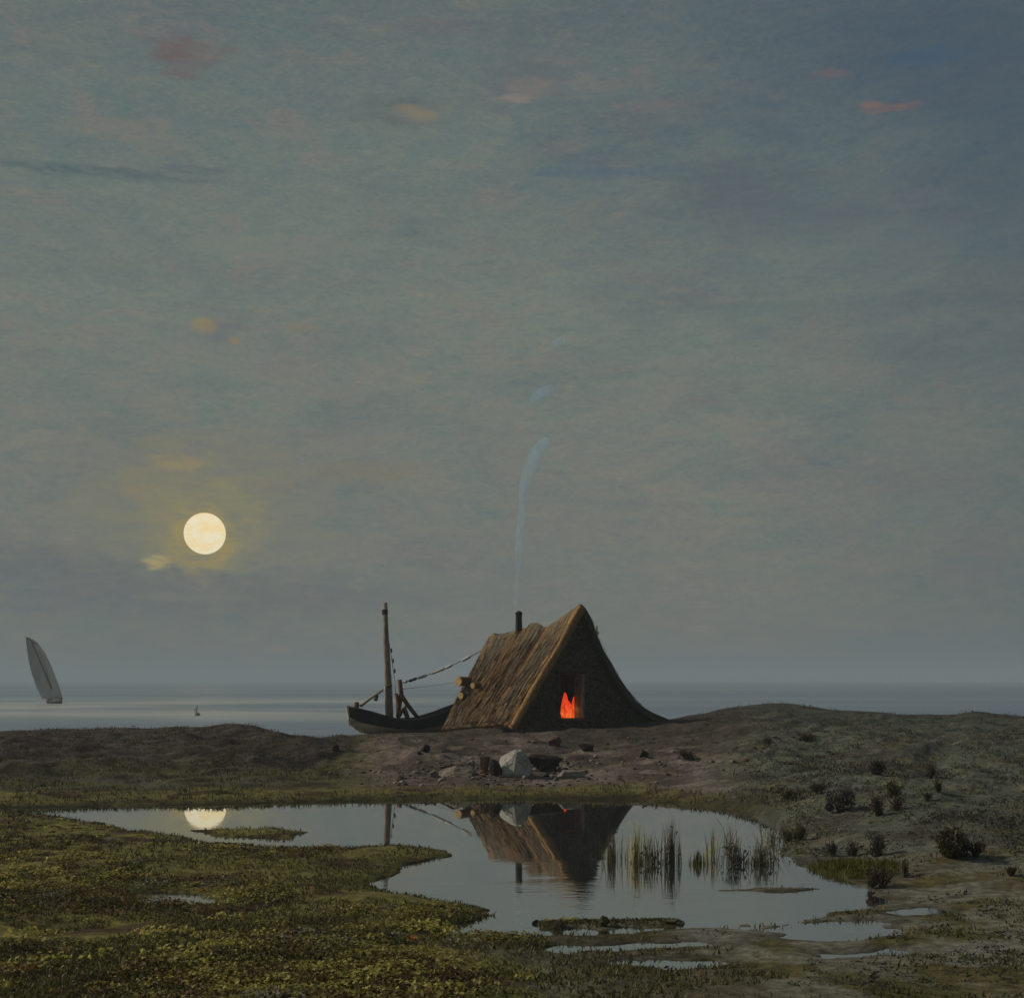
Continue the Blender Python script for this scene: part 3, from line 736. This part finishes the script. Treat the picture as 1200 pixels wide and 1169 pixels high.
def rubble():
    V, Fc, Cc = [], [], []
    ico = bmesh.new(); bmesh.ops.create_icosphere(ico, subdivisions=1, radius=1)
    iv = np.array([v.co[:] for v in ico.verts]); fi = np.array([[v.index for v in f.verts] for f in ico.faces]); ico.free()
    n = 0; tries = 0
    while n < 520 and tries < 4000:
        tries += 1
        if random.random() < .6: px, py = random.gauss(590, 75), random.gauss(905, 8)
        else: px, py = random.uniform(400, 1000), random.uniform(862, 926)
        if not 862 < py < 928: continue
        k = (py-HOR)/F; y0 = np.linspace(37, 54, 60); zz = EYE-k*y0; h = height((px-600)/F*y0, y0); m = np.argmax(h >= zz)
        x, y, z = (px-600)/F*y0[m], y0[m], h[m]
        r = random.uniform(.02, .075)*(1.5 if random.random() < .12 else 1)
        sc = np.array((random.uniform(.8, 1.6), random.uniform(.7, 1.2), random.uniform(.4, .8)))*r
        a = random.uniform(0, 6.28); ca, sa = math.cos(a), math.sin(a)
        q = iv*rng.uniform(.75, 1.2, (len(iv), 1))*sc; q = np.stack([q[:, 0]*ca-q[:, 1]*sa, q[:, 0]*sa+q[:, 1]*ca, q[:, 2]], -1)
        V.append(q+np.array((x, y, z+r*.15))); Fc.append(fi+len(iv)*n); n += 1
        c = np.array(random.choice([(.17, .14, .12), (.09, .06, .045), (.045, .032, .026), (.24, .21, .18)]))*random.uniform(.7, 1.2)
        Cc.append(np.repeat(c[None], len(iv), 0))
    tag(obj('rubble', np.concatenate(V), np.concatenate(Fc), M['pebble'], None, np.concatenate(Cc)), 'small pebbles and rubble scattered over the bare bank before the hut', 'pebbles', kind='stuff')
M['pebble'] = attr_mat('pebble', .9, 12, .4, .2)[0]
rubble()
G2 = 'stones on the narrow strip in the pond'
stone('stone', 627, 1084, 10, 6, M['dark_rock'], 'dark rounded stone at the left end of the strip in the pond', .8, 33, G2)
stone('stone', 706, 1086, 18, 13, M['olive_rock'], 'biggest mossy stone standing on the strip in the pond', .8, 35, G2)
stone('stone', 655, 1088, 20, 8, M['olive_rock'], 'low mossy stone between the dark one and the biggest on the strip', .8, 37, G2)
stone('stone', 786, 1083, 20, 6, M['olive_rock'], 'flat mossy stone at the right end of the strip in the pond', .8, 39, G2)

def strip_grass():
    n = 2600; t = rng.random(n); px = 632+t*185; py = 1084-6*t+rng.normal(size=n)*2.8
    w = np.array([pond_pt(a, b) for a, b in zip(px, py)])
    z = height(w[:, 0], w[:, 1])
    V, Fc, Cc = blades(np.stack([w[:, 0], w[:, 1], z-.01], -1), rng.uniform(.012, .042, n), rng.uniform(.012, .026, n), rng.uniform(.2, 1, n),
                       palette(n, [(.075, .062, .022), (.05, .038, .018), (.11, .10, .03)], [2, 2, 1]))
    tag(obj('strip_moss', V, Fc, M['leaf'], None, Cc), 'brownish moss and grass along the narrow strip in the pond', 'moss', kind='stuff')
strip_grass()

# ------------------------------------------------------------------ the hut
A = np.array((2.60, 55.0, 5.94)); B = np.array((-.91, 60.0, 4.89))
RD = (B-A)*np.array((1, 1, 0)); RD /= np.linalg.norm(RD); LAT = np.array((-RD[1]*-1, 0, 0))
LAT = np.array((RD[1], -RD[0], 0.0))             # across the hut, towards the right
def gable_px(px, py):                              # photo point -> point in the front gable plane
    k = (px-600)/F; s = (k*A[1]-A[0])/(LAT[0]-k*LAT[1]); d = A[1]+LAT[1]*s
    return s, EYE-(py-HOR)*d/F
PRO_R = np.array([gable_px(*p) for p in [(678,709),(684,714),(691,726),(698,744),(707,764),(717,782),(730,804),(744,822),(760,834),(790,848)]])
PRO_L = np.array([gable_px(*p) for p in [(678,709),(664,735),(650,761),(632,790),(616,818),(602,844),(598,850)]])
LB = np.array((-2.86, 58.65, .90))                 # back left foot of the roof
def ridge(t):
    z = A[2]+(B[2]-A[2])*t - .42*np.interp(t, [0, .2, .33, .38, .44, .52, .57, .66, 1], [0, .62, 1, .95, .30, .15, .45, .35, 0])
    return np.array((A[0]+(B[0]-A[0])*t, A[1]+(B[1]-A[1])*t, z))
def roof_pt(t, q, side):                           # t along the ridge, q from ridge (0) to foot (1)
    pro = PRO_L if side < 0 else PRO_R
    ar = np.linspace(0, 1, len(pro)); s = np.interp(q, ar, pro[:, 0]); z = np.interp(q, ar, pro[:, 1])
    fz = (z-pro[-1, 1])/(A[2]-pro[-1, 1])
    r = ridge(t)
    if side < 0:
        wid = 1+t*(2.40/abs(pro[-1, 0])-1); foot = pro[-1, 1]+(LB[2]-pro[-1, 1])*t
    else:
        wid = 1-.35*t; foot = pro[-1, 1]-.35*t
    p = np.array((r[0], r[1], 0))+LAT*s*wid
    p[2] = foot+(r[2]-foot)*fz
    return p
def thatch_col(t, q, side):
    a1 = lambda v: np.array([v])
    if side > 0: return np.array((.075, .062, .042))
    c = np.array((.22, .142, .076))
    k = sstep(.46, .62, fbm(a1(t*30.), a1(q*1.1), 23, 3))[0]; c = c*(1-.8*k)+np.array((.060, .030, .015))*.8*k
    k = sstep(.50, .64, fbm(a1(t*20.+5), a1(q*.9), 29, 3))[0]; c = c*(1-.65*k)+np.array((.34, .185, .065))*.65*k
    k = sstep(.46, .64, fbm(a1(t*9.+5), a1(q*2.6), 33, 3))[0]*(1-q*.4); c = c*(1-.6*k)+np.array((.20, .175, .12))*.6*k
    k = sstep(.5, .7, fbm(a1(t*6.+9), a1(q*5.), 37, 3))[0]*sstep(.5, .9, q); c = c*(1-.6*k)+np.array((.34, .23, .08))*.6*k
    return c
def build_hut():
    hut = thing('thatched_hut', (A[0], A[1]+1, 1.5), 'steep thatched turf hut with a fire glowing in its open doorway', 'hut')
    nt, nq = 72, 40
    V, Fc, Cl = [], [], []
    inner = []
    for side in (-1, 1):
        for thick in (0, 1):
            b = len(V)
            for i in range(nt+1):
                t = -.02+1.04*i/nt
                for j in range(nq+1):
                    q = j/nq; p = roof_pt(t, q, side)
                    e = .01; n = np.cross(roof_pt(t+e, q, side)-roof_pt(t-e, q, side), roof_pt(t, min(1, q+e), side)-roof_pt(t, max(0, q-e), side))
                    n = n/(np.linalg.norm(n)+1e-9)*(1 if side < 0 else -1)
                    if n[2] < 0: n = -n
                    f = float(fbm(np.array([t*26.]), np.array([q*2.2+side*9]), 3, 4)[0])-.5
                    g = float(fbm(np.array([t*9.]), np.array([q*5+side*9]), 13, 3)[0])-.5
                    off = (f*.16+g*.12)*(1 if q > .02 else .4) if thick == 0 else -.28
                    if thick == 1 and q < .1: off = -.30
                    V.append(p+n*off)
                    c = thatch_col(t, q, side)*(1+f*.8)*.85
                    Cl.append(np.clip(c, .004, 1))
            for i in range(nt):
                for j in range(nq):
                    q = (b+i*(nq+1)+j, b+(i+1)*(nq+1)+j, b+(i+1)*(nq+1)+j+1, b+i*(nq+1)+j+1)
                    Fc.append(q if thick == 0 else q[::-1])
            if thick == 1:
                o0 = b-(nt+1)*(nq+1)
                for i in (0, nt):
                    for j in range(nq): Fc.append((o0+i*(nq+1)+j, o0+i*(nq+1)+j+1, b+i*(nq+1)+j+1, b+i*(nq+1)+j))
                for i in range(nt): Fc.append((o0+i*(nq+1)+nq, o0+(i+1)*(nq+1)+nq, b+(i+1)*(nq+1)+nq, b+i*(nq+1)+nq))
    # loose straw lying along the slope
    def straw(t, q0, q1, side, w, c, lift):
        b = len(V); pts = [roof_pt(t+random.uniform(-.003, .003), q, side) for q in (q0, (q0+q1)/2, q1)]
        out = np.array((LAT[0]*side*.7, LAT[1]*side*.7, .6))
        for k, p in enumerate(pts):
            for sg in (-1, 1): V.append(p+RD*sg*w/2+out*(lift+.06*(k == 2)*random.random())); Cl.append(c)
        Fc.append((b, b+1, b+3, b+2)); Fc.append((b+2, b+3, b+5, b+4))
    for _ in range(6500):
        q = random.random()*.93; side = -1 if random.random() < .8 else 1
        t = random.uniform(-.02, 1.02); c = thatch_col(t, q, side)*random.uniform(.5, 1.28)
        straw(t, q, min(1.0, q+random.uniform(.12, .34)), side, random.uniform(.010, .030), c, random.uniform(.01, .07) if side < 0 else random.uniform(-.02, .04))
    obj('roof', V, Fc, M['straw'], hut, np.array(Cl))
    # front rake: a roll of thatch down the left edge
    pts = [roof_pt(-.03, q, -1)+np.array((0, 0, -.10)) for q in np.linspace(.0, 1, 14)]
    b = MB(); b.tube(pts, [.13+.05*random.random() for _ in pts], 10, True, .14)
    n = len(b.v); cc = np.array([(.26, .150, .058)]*n)*(1+rng.uniform(-.35, .35, (n, 1)))
    obj('thatch_roll', b.v, b.f, M['straw'], hut, cc, True)
    # front gable with a doorway
    s0, zt = gable_px(657, 790); s1, zb = gable_px(682.5, 841)
    GL = [tuple(p) for p in PRO_L[1:]]; GR = [tuple(p) for p in PRO_R[1:]]
    loop = [(0, A[2]-.2)]+[(s-.02, z-.05) for s, z in GR]+[(GR[-1][0]-.1, .6), (GL[-1][0], .6)]+[(s+.02, z-.05) for s, z in GL[::-1]]
    hole = [(s0, zb), (s1, zb), (s1, zt), (s0, zt)]
    bm = bmesh.new()
    def P(s, z, d=.16): return Vector(tuple(A+LAT*s+RD*d))*1.0
    def vert(s, z, d): p = A+LAT*s+RD*d; return bm.verts.new((p[0]-hut.location.x, p[1]-hut.location.y, z-hut.location.z))
    rings = {}
    for d in (.16, .52):
        lo = [vert(s, z, d) for s, z in loop]; ho = [vert(s, z, d) for s, z in hole]; rings[d] = (lo, ho)
        es = [bm.edges.new((lo[i], lo[(i+1) % len(lo)])) for i in range(len(lo))]+[bm.edges.new((ho[i], ho[(i+1) % 4])) for i in range(4)]
        bmesh.ops.triangle_fill(bm, use_beauty=True, edges=es)
    for i in range(4):
        a, c = rings[.16][1], rings[.52][1]; bm.faces.new((a[i], a[(i+1) % 4], c[(i+1) % 4], c[i]))
    bmesh.ops.recalc_face_normals(bm, faces=bm.faces)
    me = bpy.data.meshes.new('gable_wall'); bm.to_mesh(me); bm.free()
    o = bpy.data.objects.new('gable_wall', me); C.objects.link(o); o.parent = hut; me.materials.append(M['turf'])
    # rough sods and grass hanging on the gable
    n = 9000; Pq = []
    while len(Pq) < n:
        s = random.uniform(PRO_L[-1, 0], PRO_R[-1, 0]); z = random.uniform(1.2, 5.8)
        lim_l = np.interp(z, PRO_L[::-1, 1], PRO_L[::-1, 0]); lim_r = np.interp(z, PRO_R[::-1, 1], PRO_R[::-1, 0])
        if lim_l+.1 < s < lim_r-.03 and not (s0-.1 < s < s1+.1 and zb-.1 < z < zt+.1):
            p = A+LAT*s+RD*(.16-random.random()*.06); Pq.append((p[0], p[1], z))
    Vv, Ff, Cc = leaves(np.array(Pq), rng.uniform(.06, .16, n), palette(n, [(.23, .195, .13), (.16, .13, .088), (.31, .26, .17), (.20, .125, .075)], [3, 3, 1.5, 1]), 1.0, .35)
    obj('sods', Vv, Ff, M['leaf'], hut, Cc)
    # back wall
    bl = [roof_pt(1.0, q, -1) for q in np.linspace(1, 0.03, 10)]+[roof_pt(1.0, q, 1) for q in np.linspace(.03, 1, 10)]
    bl = [p+np.array((0, 0, -.15))-RD*.15 for p in bl]; bl = [bl[0]+np.array((0, 0, -1.0))]+bl+[bl[-1]+np.array((0, 0, -1.0))]
    obj('back_wall', bl, [tuple(range(len(bl)))], M['turf'], hut)
    # door frame
    fr = thing_part = None
    b = MB()
    def W(s, z, d=.10): p = A+LAT*s+RD*d; return (p[0], p[1], z)
    up = tuple(-RD)
    b.beam(W(s1+.07, zb-.05), W(s1+.07, zt+.02), .10, .16, up); b.build('door_jamb', M['old_wood'], hut)
    b = MB(); b.beam(W(s0-.05, zb-.05), W(s0-.05, zt+.02), .07, .16, up)
    b.build('door_jamb', M['dim_wood'], hut)
    b = MB(); b.beam(W(s0-.16, zt+.08), W(s1+.20, zt+.10), .19, .11, (0, 0, 1)); b.build('lintel', M['stem'], hut)
    b = MB(); b.beam(W(s0-.1, zb-.05, .10), W(s1+.12, zb-.05, .10), .3, .10, (0, 0, 1)); b.build('door_sill', M['brown_wood'], hut)
    # earth floor inside
    f = [A+LAT*-2.2+RD*.4, A+LAT*2.6+RD*.4, A+LAT*1.6+RD*5.6, A+LAT*-1.6+RD*5.6]
    obj('earth_floor', [(p[0], p[1], zb-.02) for p in f], [(0, 1, 2, 3)], M['dark_rock'], hut)
    # stove pipe
    c = at(608, 741, 58.25); top = at(608, 719, 58.25)
    b = MB(); b.tube([c-np.array((0, 0, .5)), c, top-np.array((0, 0, .03)), top+np.array((0, 0, .02))], [.15, .15, .135, .15], 14)
    ch = b.build('chimney', M['iron'], hut, True)
    b = MB(); b.tube([top, top+np.array((0, 0, .05)), top+np.array((0, 0, .12))], [.17, .15, .05], 14); cp = b.build('cap', M['iron'], None, True); cp.parent = ch
    cp.data.transform(__import__('mathutils').Matrix.Translation(Vector(tuple(-WLOC[hut.name]))))
    # poles that hold the thatch: pale sawn ends show at the left verge
    for (px, py, r, d) in ((537, 798, .20, 58.6), (540, 815, .14, 58.4), (554, 803, .12, 57.6), (577, 746, .15, 59.9)):
        p = at(px, py, d); ax = np.array((.62, .78, .0)); q = p+ax*1.1
        b = MB(); b.tube([p+ax*.03, q], [r, r*.85], 12, True); ob = b.build('pole', M['brown_wood'], hut)
        b = MB(); b.tube([p-ax*.02, p+ax*.03], [r*.95, r*1.01], 14, True)
        e = b.build('pole_end', M['cut_wood'], hut); e.parent = ob
    # fire on the hearth, seen through the doorway
    dm = A+LAT*((s0+s1)/2); fx = dm+np.array((dm[0]/dm[1], 1, 0))*1.0
    fire = thing('hearth_fire', (fx[0], fx[1], zb), 'orange-red fire burning on the floor inside the hut doorway', 'fire')
    m, T, bb, out = newmat('flame'); T.n.remove(bb)
    tc = T.n.new('ShaderNodeTexCoord'); nz = T.noise(T.scale(tc.outputs['Object'], (3, 3, 1.2)), 3.0, 3, .5, .6)
    e = T.n.new('ShaderNodeEmission'); gz = T.xyz(T.n.new('ShaderNodeNewGeometry').outputs['Position'])[2]
    fc = T.mix(T.smooth(nz, .35, .65), (.82, .065, .012), (.64, .026, .006))
    T.put(e.inputs[0], T.mix(T.m('MULTIPLY', T.smooth(nz, .62, .40), T.smooth(gz, zb+.7, zb+.05, 0, .45)), fc, (1.0, .26, .04))); e.inputs[1].default_value = 1.0
    T.l.new(e.outputs[0], out.inputs[0])
    for (dx, h, r, ln) in ((-.27, 1.02, .21, -.10), (-.10, .72, .20, -.10), (.20, .90, .20, -.03), (.08, .52, .26, .02), (.34, .50, .15, .06)):
        b = MB(); pts, rad = [], []
        for k in range(12):
            t = k/11; pts.append((fx[0]+LAT[0]*(dx+ln*t+.04*math.sin(5*t+dx*9)*t), fx[1]+LAT[1]*(dx+ln*t), zb+h*t)); rad.append(r*(1.0 if t < .15 else (1-t)**.62*1.08+.01))
        b.tube(pts, rad, 12, True, .05); b.build('flame', m, fire, True)
    b = MB(); b.beam((fx[0]-.5, fx[1]-.2, zb+.05), (fx[0]+.45, fx[1]+.1, zb+.07), .12, .12); b.build('log', M['dark_rock'], fire)
    L = bpy.data.lights.new('fire_light', 'POINT'); L.energy = 5; L.color = (1, .30, .08); L.shadow_soft_size = .25
    lo = bpy.data.objects.new('fire_light', L); C.objects.link(lo); lo.parent = fire; lo.location = (-.0, -.45, .25)
    return hut
build_hut()

# stick standing behind the hut, right of the roof
b = MB(); p0 = at(700, 800, 59); p1 = at(699, 733, 59); b.tube([(p0[0], p0[1], hz(p0[0], p0[1])-.1), p0, p1], [.07, .06, .045], 8)
p2 = at(702, 740, 59); b.tube([at(699.5, 744, 59), p2], [.03, .02], 6)
tag(b.build('pole', M['old_wood'], None, True, loc=(p0[0], p0[1], hz(p0[0], p0[1]))), 'thin weathered pole standing up behind the right side of the hut roof', 'pole')

# ------------------------------------------------------------------ smoke
def build_smoke():
    D = 58.25
    runs = [([(604,713),(604,702),(604.7,690),(605.8,675),(607,660),(608.5,642),(610,624),(611,604),(612,588),(614.5,570),(619,552),(626,535),(635,521),(646,512)],
             [1.6, 2.2, 2.6, 2.4, 2.8, 5.0, 5.2, 3.2, 4.2, 5.6, 6.6, 7.6, 7.0, 4.0]),
            ([(620,474),(626,468),(634,462),(643,457),(652,452)], [2, 5.5, 7, 5, 2]), ([(648,406),(653,402),(659,399),(664,396)], [2, 4.5, 4.5, 2])]
    b = MB()
    for pts, rad in runs:
        P = [at(px, py, D) for px, py in pts]; n = 5*len(pts)
        ts = np.linspace(0, 1, len(P)); tt = np.linspace(0, 1, n)
        sm = lambda v: np.convolve(np.pad(np.interp(tt, ts, v), 4, mode='edge'), np.ones(9)/9, 'valid')
        Q = list(zip(*[sm([p[k] for p in P]) for k in range(3)])); R = sm(rad)/F*D*1.2
        R[0] *= .35; R[-1] *= .2; R[1] *= .7; R[-2] *= .6
        b.tube(Q, list(R), 14, True, .05)
    m, T, bb, out = newmat('smoke'); T.n.remove(bb)
    v = T.n.new('ShaderNodeVolumePrincipled'); v.inputs['Color'].default_value = (.60, .82, 1.0, 1)
    tc = T.n.new('ShaderNodeTexCoord'); nz = T.noise(T.scale(tc.outputs['Object'], (1, 1, .45)), 1.6, 3, .6, .3)
    T.put(v.inputs['Density'], T.smooth(nz, .40, .62, .7, 2.0)); v.inputs['Anisotropy'].default_value = 0.0
    T.l.new(v.outputs[0], out.inputs['Volume'])
    o = b.build('chimney_smoke', m, None, True, loc=at(604, 711, D))
    tag(o, 'thin broken wisp of bluish smoke rising from the hut chimney', 'smoke', kind='stuff')
build_smoke()

# ------------------------------------------------------------------ beached fishing boat
def build_boat():
    ax0 = at(411, 840, 61.5); bow = np.array((ax0[0], ax0[1], 0)); dirv = np.array((.965, .26, 0)); dirv /= np.linalg.norm(dirv)
    lat = np.array((-dirv[1], dirv[0], 0)); Ln = 6.4
    boat = thing('fishing_boat', tuple(bow+dirv*3+np.array((0, 0, .6))), 'beached wooden fishing boat with bare mast beside the hut', 'boat')
    st = np.linspace(0, 1, 33)
    def sheer(t): return np.interp(t, [0, .12, .3, .45, .6, .8, 1.0], [1.86, 1.66, 1.30, 1.28, 1.55, 2.05, 2.5])
    def keel(t): return np.interp(t, [0, .05, .15, .5, .85, .95, 1], [1.05, .76, .60, .52, .6, .85, 1.3])
    def beam(t): return 1.0*np.sin(math.pi*np.clip(t*.96+.02, 0, 1))**.62
    def pt(t, v, sg, inset=0):                     # v: 0 keel -> 1 sheer
        bb = max(0, beam(t)-inset); zk, zs = keel(t)+inset, sheer(t)
        w = bb*(math.sin(min(1, v*1.15)*math.pi/2))**.75*(.9+.1*v)
        rake = -.12*v*(1-t)**6+.10*v*t**6
        return bow+dirv*(t*Ln+rake)+lat*sg*w+np.array((0, 0, zk+(zs-zk)*v))
    def shell(v0, v1, name, mat, inset=0, out=0):
        V, Fc = [], []; nv = 7
        for sg in (-1, 1):
            b0 = len(V)
            for t in st:
                for k in range(nv): V.append(pt(t, v0+(v1-v0)*k/(nv-1), sg, inset)+lat*sg*out)
            for i in range(len(st)-1):
                for k in range(nv-1):
                    q = (b0+i*nv+k, b0+(i+1)*nv+k, b0+(i+1)*nv+k+1, b0+i*nv+k+1); Fc.append(q if sg < 0 else q[::-1])
        return obj(name, V, Fc, mat, boat, None, True)
    shell(0, .44, 'lower_hull', M['paint'], 0, .012)
    shell(.44, 1, 'bulwark', M['tar'])
    shell(.02, .98, 'inner_hull', M['dark_gray'], .06)
    b = MB()                                       # deck at bow
    V, Fc = [], []
    for t in np.linspace(.02, .34, 9):
        for sg in (-1, 1): p = pt(t, .62, sg, .07); V.append(p)
    for i in range(8): Fc.append((2*i, 2*i+1, 2*i+3, 2*i+2))
    obj('foredeck', V, Fc, M['dark_gray'], boat)
    b = MB()
    for sg in (-1, 1): b.tube([pt(t, 1.0, sg) for t in st], .045, 6)
    b.build('gunwale', M['dark_gray'], boat, True)
    b = MB(); p = pt(0.0, 1, 1); b.tube([pt(0, 0, 1), pt(0, .5, 1), p, p+np.array((-.02, 0, .02))], [.07, .075, .08, .075], 8)
    b.build('stem_post', M['paint'], boat, True)
    b = MB(); p = at(418, 826, 61.6); b.tube([p-np.array((0, 0, .3)), p+np.array((0, 0, .02)), p+np.array((0, 0, .14))], [.10, .11, .09], 8); b.build('bollard', M['brown_wood'], boat)
    for tt in (.30, .52, .72):
        b = MB(); b.beam(pt(tt, .72, -1, .06), pt(tt, .72, 1, .06), .2, .05); b.build('thwart', M['old_wood'], boat)
    D = 61.9
    b = MB(); P = [at(457, 856, D), at(455.5, 820, D), at(454, 780, D), at(452, 740, D), at(451, 706, D)]
    b.tube(P, [.17, .165, .15, .125, .105], 12, True, .03); mast = b.build('mast', M['old_wood'], boat, True)
    b = MB(); b.tube([at(451, 720, D), at(451, 714, D)], [.135, .135], 10); o = b.build('mast_band', M['iron'], boat); o.parent = mast
    b = MB(); q = at(456, 806, D-.25); b.tube([at(451, 806, D-.16), at(459, 802, D-.16)], .07, 8); o = b.build('cleat', M['dark_gray'], boat); o.parent = mast
    b = MB(); b.tube([at(453.5, 843, D-.22), at(452, 808, D-.22), at(451.5, 804, D-.22)], [.06, .055, .05], 8); b.build('oar', M['pale_wood'], boat, True)
    b = MB(); b.tube([at(422, 827, 61.7), at(434, 818, 61.75), at(449, 808, 61.85)], [.075, .065, .055], 8); b.build('spar', M['pale_wood'], boat, True)
    b = MB(); b.tube([at(440, 821, 61.65), at(441.5, 814, 61.65)], .085, 8); b.build('block', M['dark_gray'], boat)
    # crutch of brown poles amidships
    for pl, r in (([(468, 796), (470, 812), (466, 840)], .10), ([(464, 812), (467, 826), (467, 842)], .08), ([(470, 814), (478, 826), (489, 840)], .10)):
        b = MB(); b.tube([at(x_, y_, 62.1) for x_, y_ in pl], [r, r*1.05, r*.9], 8, True, .06); b.build('crutch_pole', M['brown_wood'], boat, True)
    b = MB(); b.tube([at(467, 838, 62.0), at(474, 830, 62.0), at(478, 842, 62.0)], [.12, .17, .1], 8, True, .15); b.build('net_bundle', M['brown_wood'], boat, True)
    # shrouds with their wooden beads
    b = MB(); b.tube([at(453, 735, D), at(458, 765, D+.2), at(463, 800, D+.4), at(465, 842, D+.6)], .014, 5); sh = b.build('shroud', M['rope'], boat)
    for (x_, y_) in ((458.5, 762), (460.5, 774), (462.5, 786)):
        b = MB(); c = at(x_, y_, D+.2); b.tube([c-np.array((0, 0, .10)), c, c+np.array((0, 0, .10))], [.03, .05, .03], 8); o = b.build('bead', M['brown_wood'], boat); o.parent = sh
    b = MB(); b.tube([at(459, 790, D+.4), at(461, 842, D+.6)], .010, 5); b.build('shroud', M['rope'], boat)
    # line hung with white floats from the crutch to the hut ridge
    P0, P1 = at(471, 800, 62.1), at(577, 755, 60.2)
    rp = [P0+(P1-P0)*t+np.array((0, 0, -.28*4*t*(1-t)*.55)) for t in np.linspace(0, 1, 40)]
    ln = thing('float_line', tuple(P0), 'rope strung with white floats between the boat and the hut ridge', 'rope')
    b = MB(); b.tube(rp, .018, 6); b.build('rope', M['rope'], ln)
    def on(px):
        k = min(range(40), key=lambda i: abs(600+F*rp[i][0]/rp[i][1]-px)); return rp[k]
    for (xa, xb, mat) in ((473, 477, 'white_cork'), (479, 483, 'iron'), (485, 488, 'iron'), (489, 499, 'white_cork'), (505, 521, 'white_cork'), (523, 529, 'white_cork'), (542, 553, 'white_cork')):
        pa, pb = np.array(on(xa)), np.array(on(xb)); r = .062
        if np.linalg.norm(pb-pa) < .12: pb = pa+np.array((.16, 0, .07))
        b = MB(); b.tube([pa, pa+(pb-pa)*.12, pa+(pb-pa)*.88, pb], [r*.5, r, r, r*.5], 8); b.build('float', M[mat], ln, True)
    tl = [at(472, 807, 62.1), at(505, 803.5, 60.8), at(536, 799, 58.95)]
    b = MB(); b.tube(tl, .011, 5); tag(b.build('mooring_rope', M['rope'], None, loc=tl[0]), 'thin rope running from the boat to the pole end at the hut verge', 'rope')
build_boat()

# ------------------------------------------------------------------ far sailing boat and marker
def build_sailboat():
    D = 1/( (824-HOR)/F/3.3 )
    wl = at(63, 824, D); k = D/F
    t = thing('sailing_boat', tuple(wl), 'grey sailing boat leaning left, far out on the sea', 'boat')
    # hull, seen nearly end-on
    V, Fc = [], []; n = 13; dv = np.array((.80, -.6, 0)); lt = np.array((.6, .8, 0)); Lh = 30*k
    for i in range(n):
        s = i/(n-1); w = .62*math.sin(math.pi*min(1, s*.98+.02))**.6; zs = .50+.42*(2*s-1)**2
        for vz, vw in ((-.25, .05), (0.05, .75), (zs, 1.0), (zs*.96, .86), (zs*.8, .6)):
            for sg in (-1, 1): V.append(wl+dv*(s-.45)*Lh+lt*sg*w*vw+np.array((0, 0, vz)))
    for i in range(n-1):
        for j in range(4):
            for sg in (0, 1):
                a = i*10+j*2+sg; Fc.append((a, a+2, a+12, a+10))
        Fc.append((i*10+8, i*10+9, i*10+19, i*10+18)); Fc.append((i*10, i*10+1, i*10+11, i*10+10))
    obj('hull', V, Fc, M['tar'], t, None, True)
    top, bot = at(36, 752, D), at(66, 822, D)
    b = MB(); b.tube([bot+np.array((0, .4, 0)), (bot+top)/2+np.array((0, .4, 0)), top+np.array((0, .4, 0))], [.13, .10, .06], 8); b.build('mast', M['brown_wood'], t, True)
    b = MB(); b.tube([at(29, 746, D)+np.array((0, .25, 0)), at(46, 757, D)+np.array((0, .25, 0))], [.05, .05], 6); b.build('yard', M['brown_wood'], t, True)
    # sail: bellied sheet between its edges
    Lf = [(30,746),(31,758),(33,772),(37,789),(43,806),(49,819)]; Rt = [(33,745.5),(43.5,752),(53,765),(61.5,783),(69,803),(73.5,818)]
    V, Fc = [], []; R, Cn = 24, 10
    for i in range(R+1):
        q = i/R*5; j = min(4, int(q)); f = q-j
        l = np.array(Lf[j])*(1-f)+np.array(Lf[j+1])*f; r = np.array(Rt[j])*(1-f)+np.array(Rt[j+1])*f
        for c in range(Cn+1):
            a = c/Cn; p = l*(1-a)+r*a; V.append(at(p[0], p[1], D+ .9*math.sin(math.pi*a)*math.sin(math.pi*min(1, i/R*.9+.1))))
    for i in range(R):
        for c in range(Cn): Fc.append((i*(Cn+1)+c, i*(Cn+1)+c+1, (i+1)*(Cn+1)+c+1, (i+1)*(Cn+1)+c))
    s = obj('sail', V, Fc, M['sail'], t, None, True)
    md = s.modifiers.new('thickness', 'SOLIDIFY'); md.thickness = .03
build_sailboat()
def build_marker():
    D = 3.3*F/(838-HOR); c = at(231, 838, D)
    t = thing('marker_buoy', tuple(c), 'tiny faint marker buoy floating on the sea right of the sailing boat', 'buoy')
    b = MB(); b.tube([c+np.array((0, 0, -.2)), c, c+np.array((0, 0, .18)), c+np.array((0, 0, .3))], [.2, .28, .26, .1], 12); b.build('float', M['old_wood'], t, True)
    b = MB(); b.tube([c+np.array((-.05, 0, .25)), c+np.array((.0, 0, .95))], .05, 6); b.tube([c+np.array((-.22, 0, .25)), c+np.array((-.16, 0, .7))], .04, 6); b.build('staff', M['old_wood'], t)
build_marker()

# ------------------------------------------------------------------ evening haze over land and sea
def build_haze():
    x0, x1, y0, y1, z0, z1 = -9500, 9500, -60, 6300, -3.6, 24.0
    V = [(x, y, z) for z in (z0, z1) for y in (y0, y1) for x in (x0, x1)]
    Fc = [(0, 2, 3, 1), (4, 5, 7, 6), (0, 1, 5, 4), (2, 6, 7, 3), (0, 4, 6, 2), (1, 3, 7, 5)]
    m, T, b, out = newmat('haze'); T.n.remove(b)
    v = T.n.new('ShaderNodeVolumePrincipled'); v.inputs['Color'].default_value = (.52, .60, .66, 1)
    v.inputs['Density'].default_value = .0009
    T.l.new(v.outputs[0], out.inputs['Volume'])
    tag(obj('haze', V, Fc, m), 'thin grey-blue evening haze lying over the land and the sea', None, None, 'stuff')
build_haze()
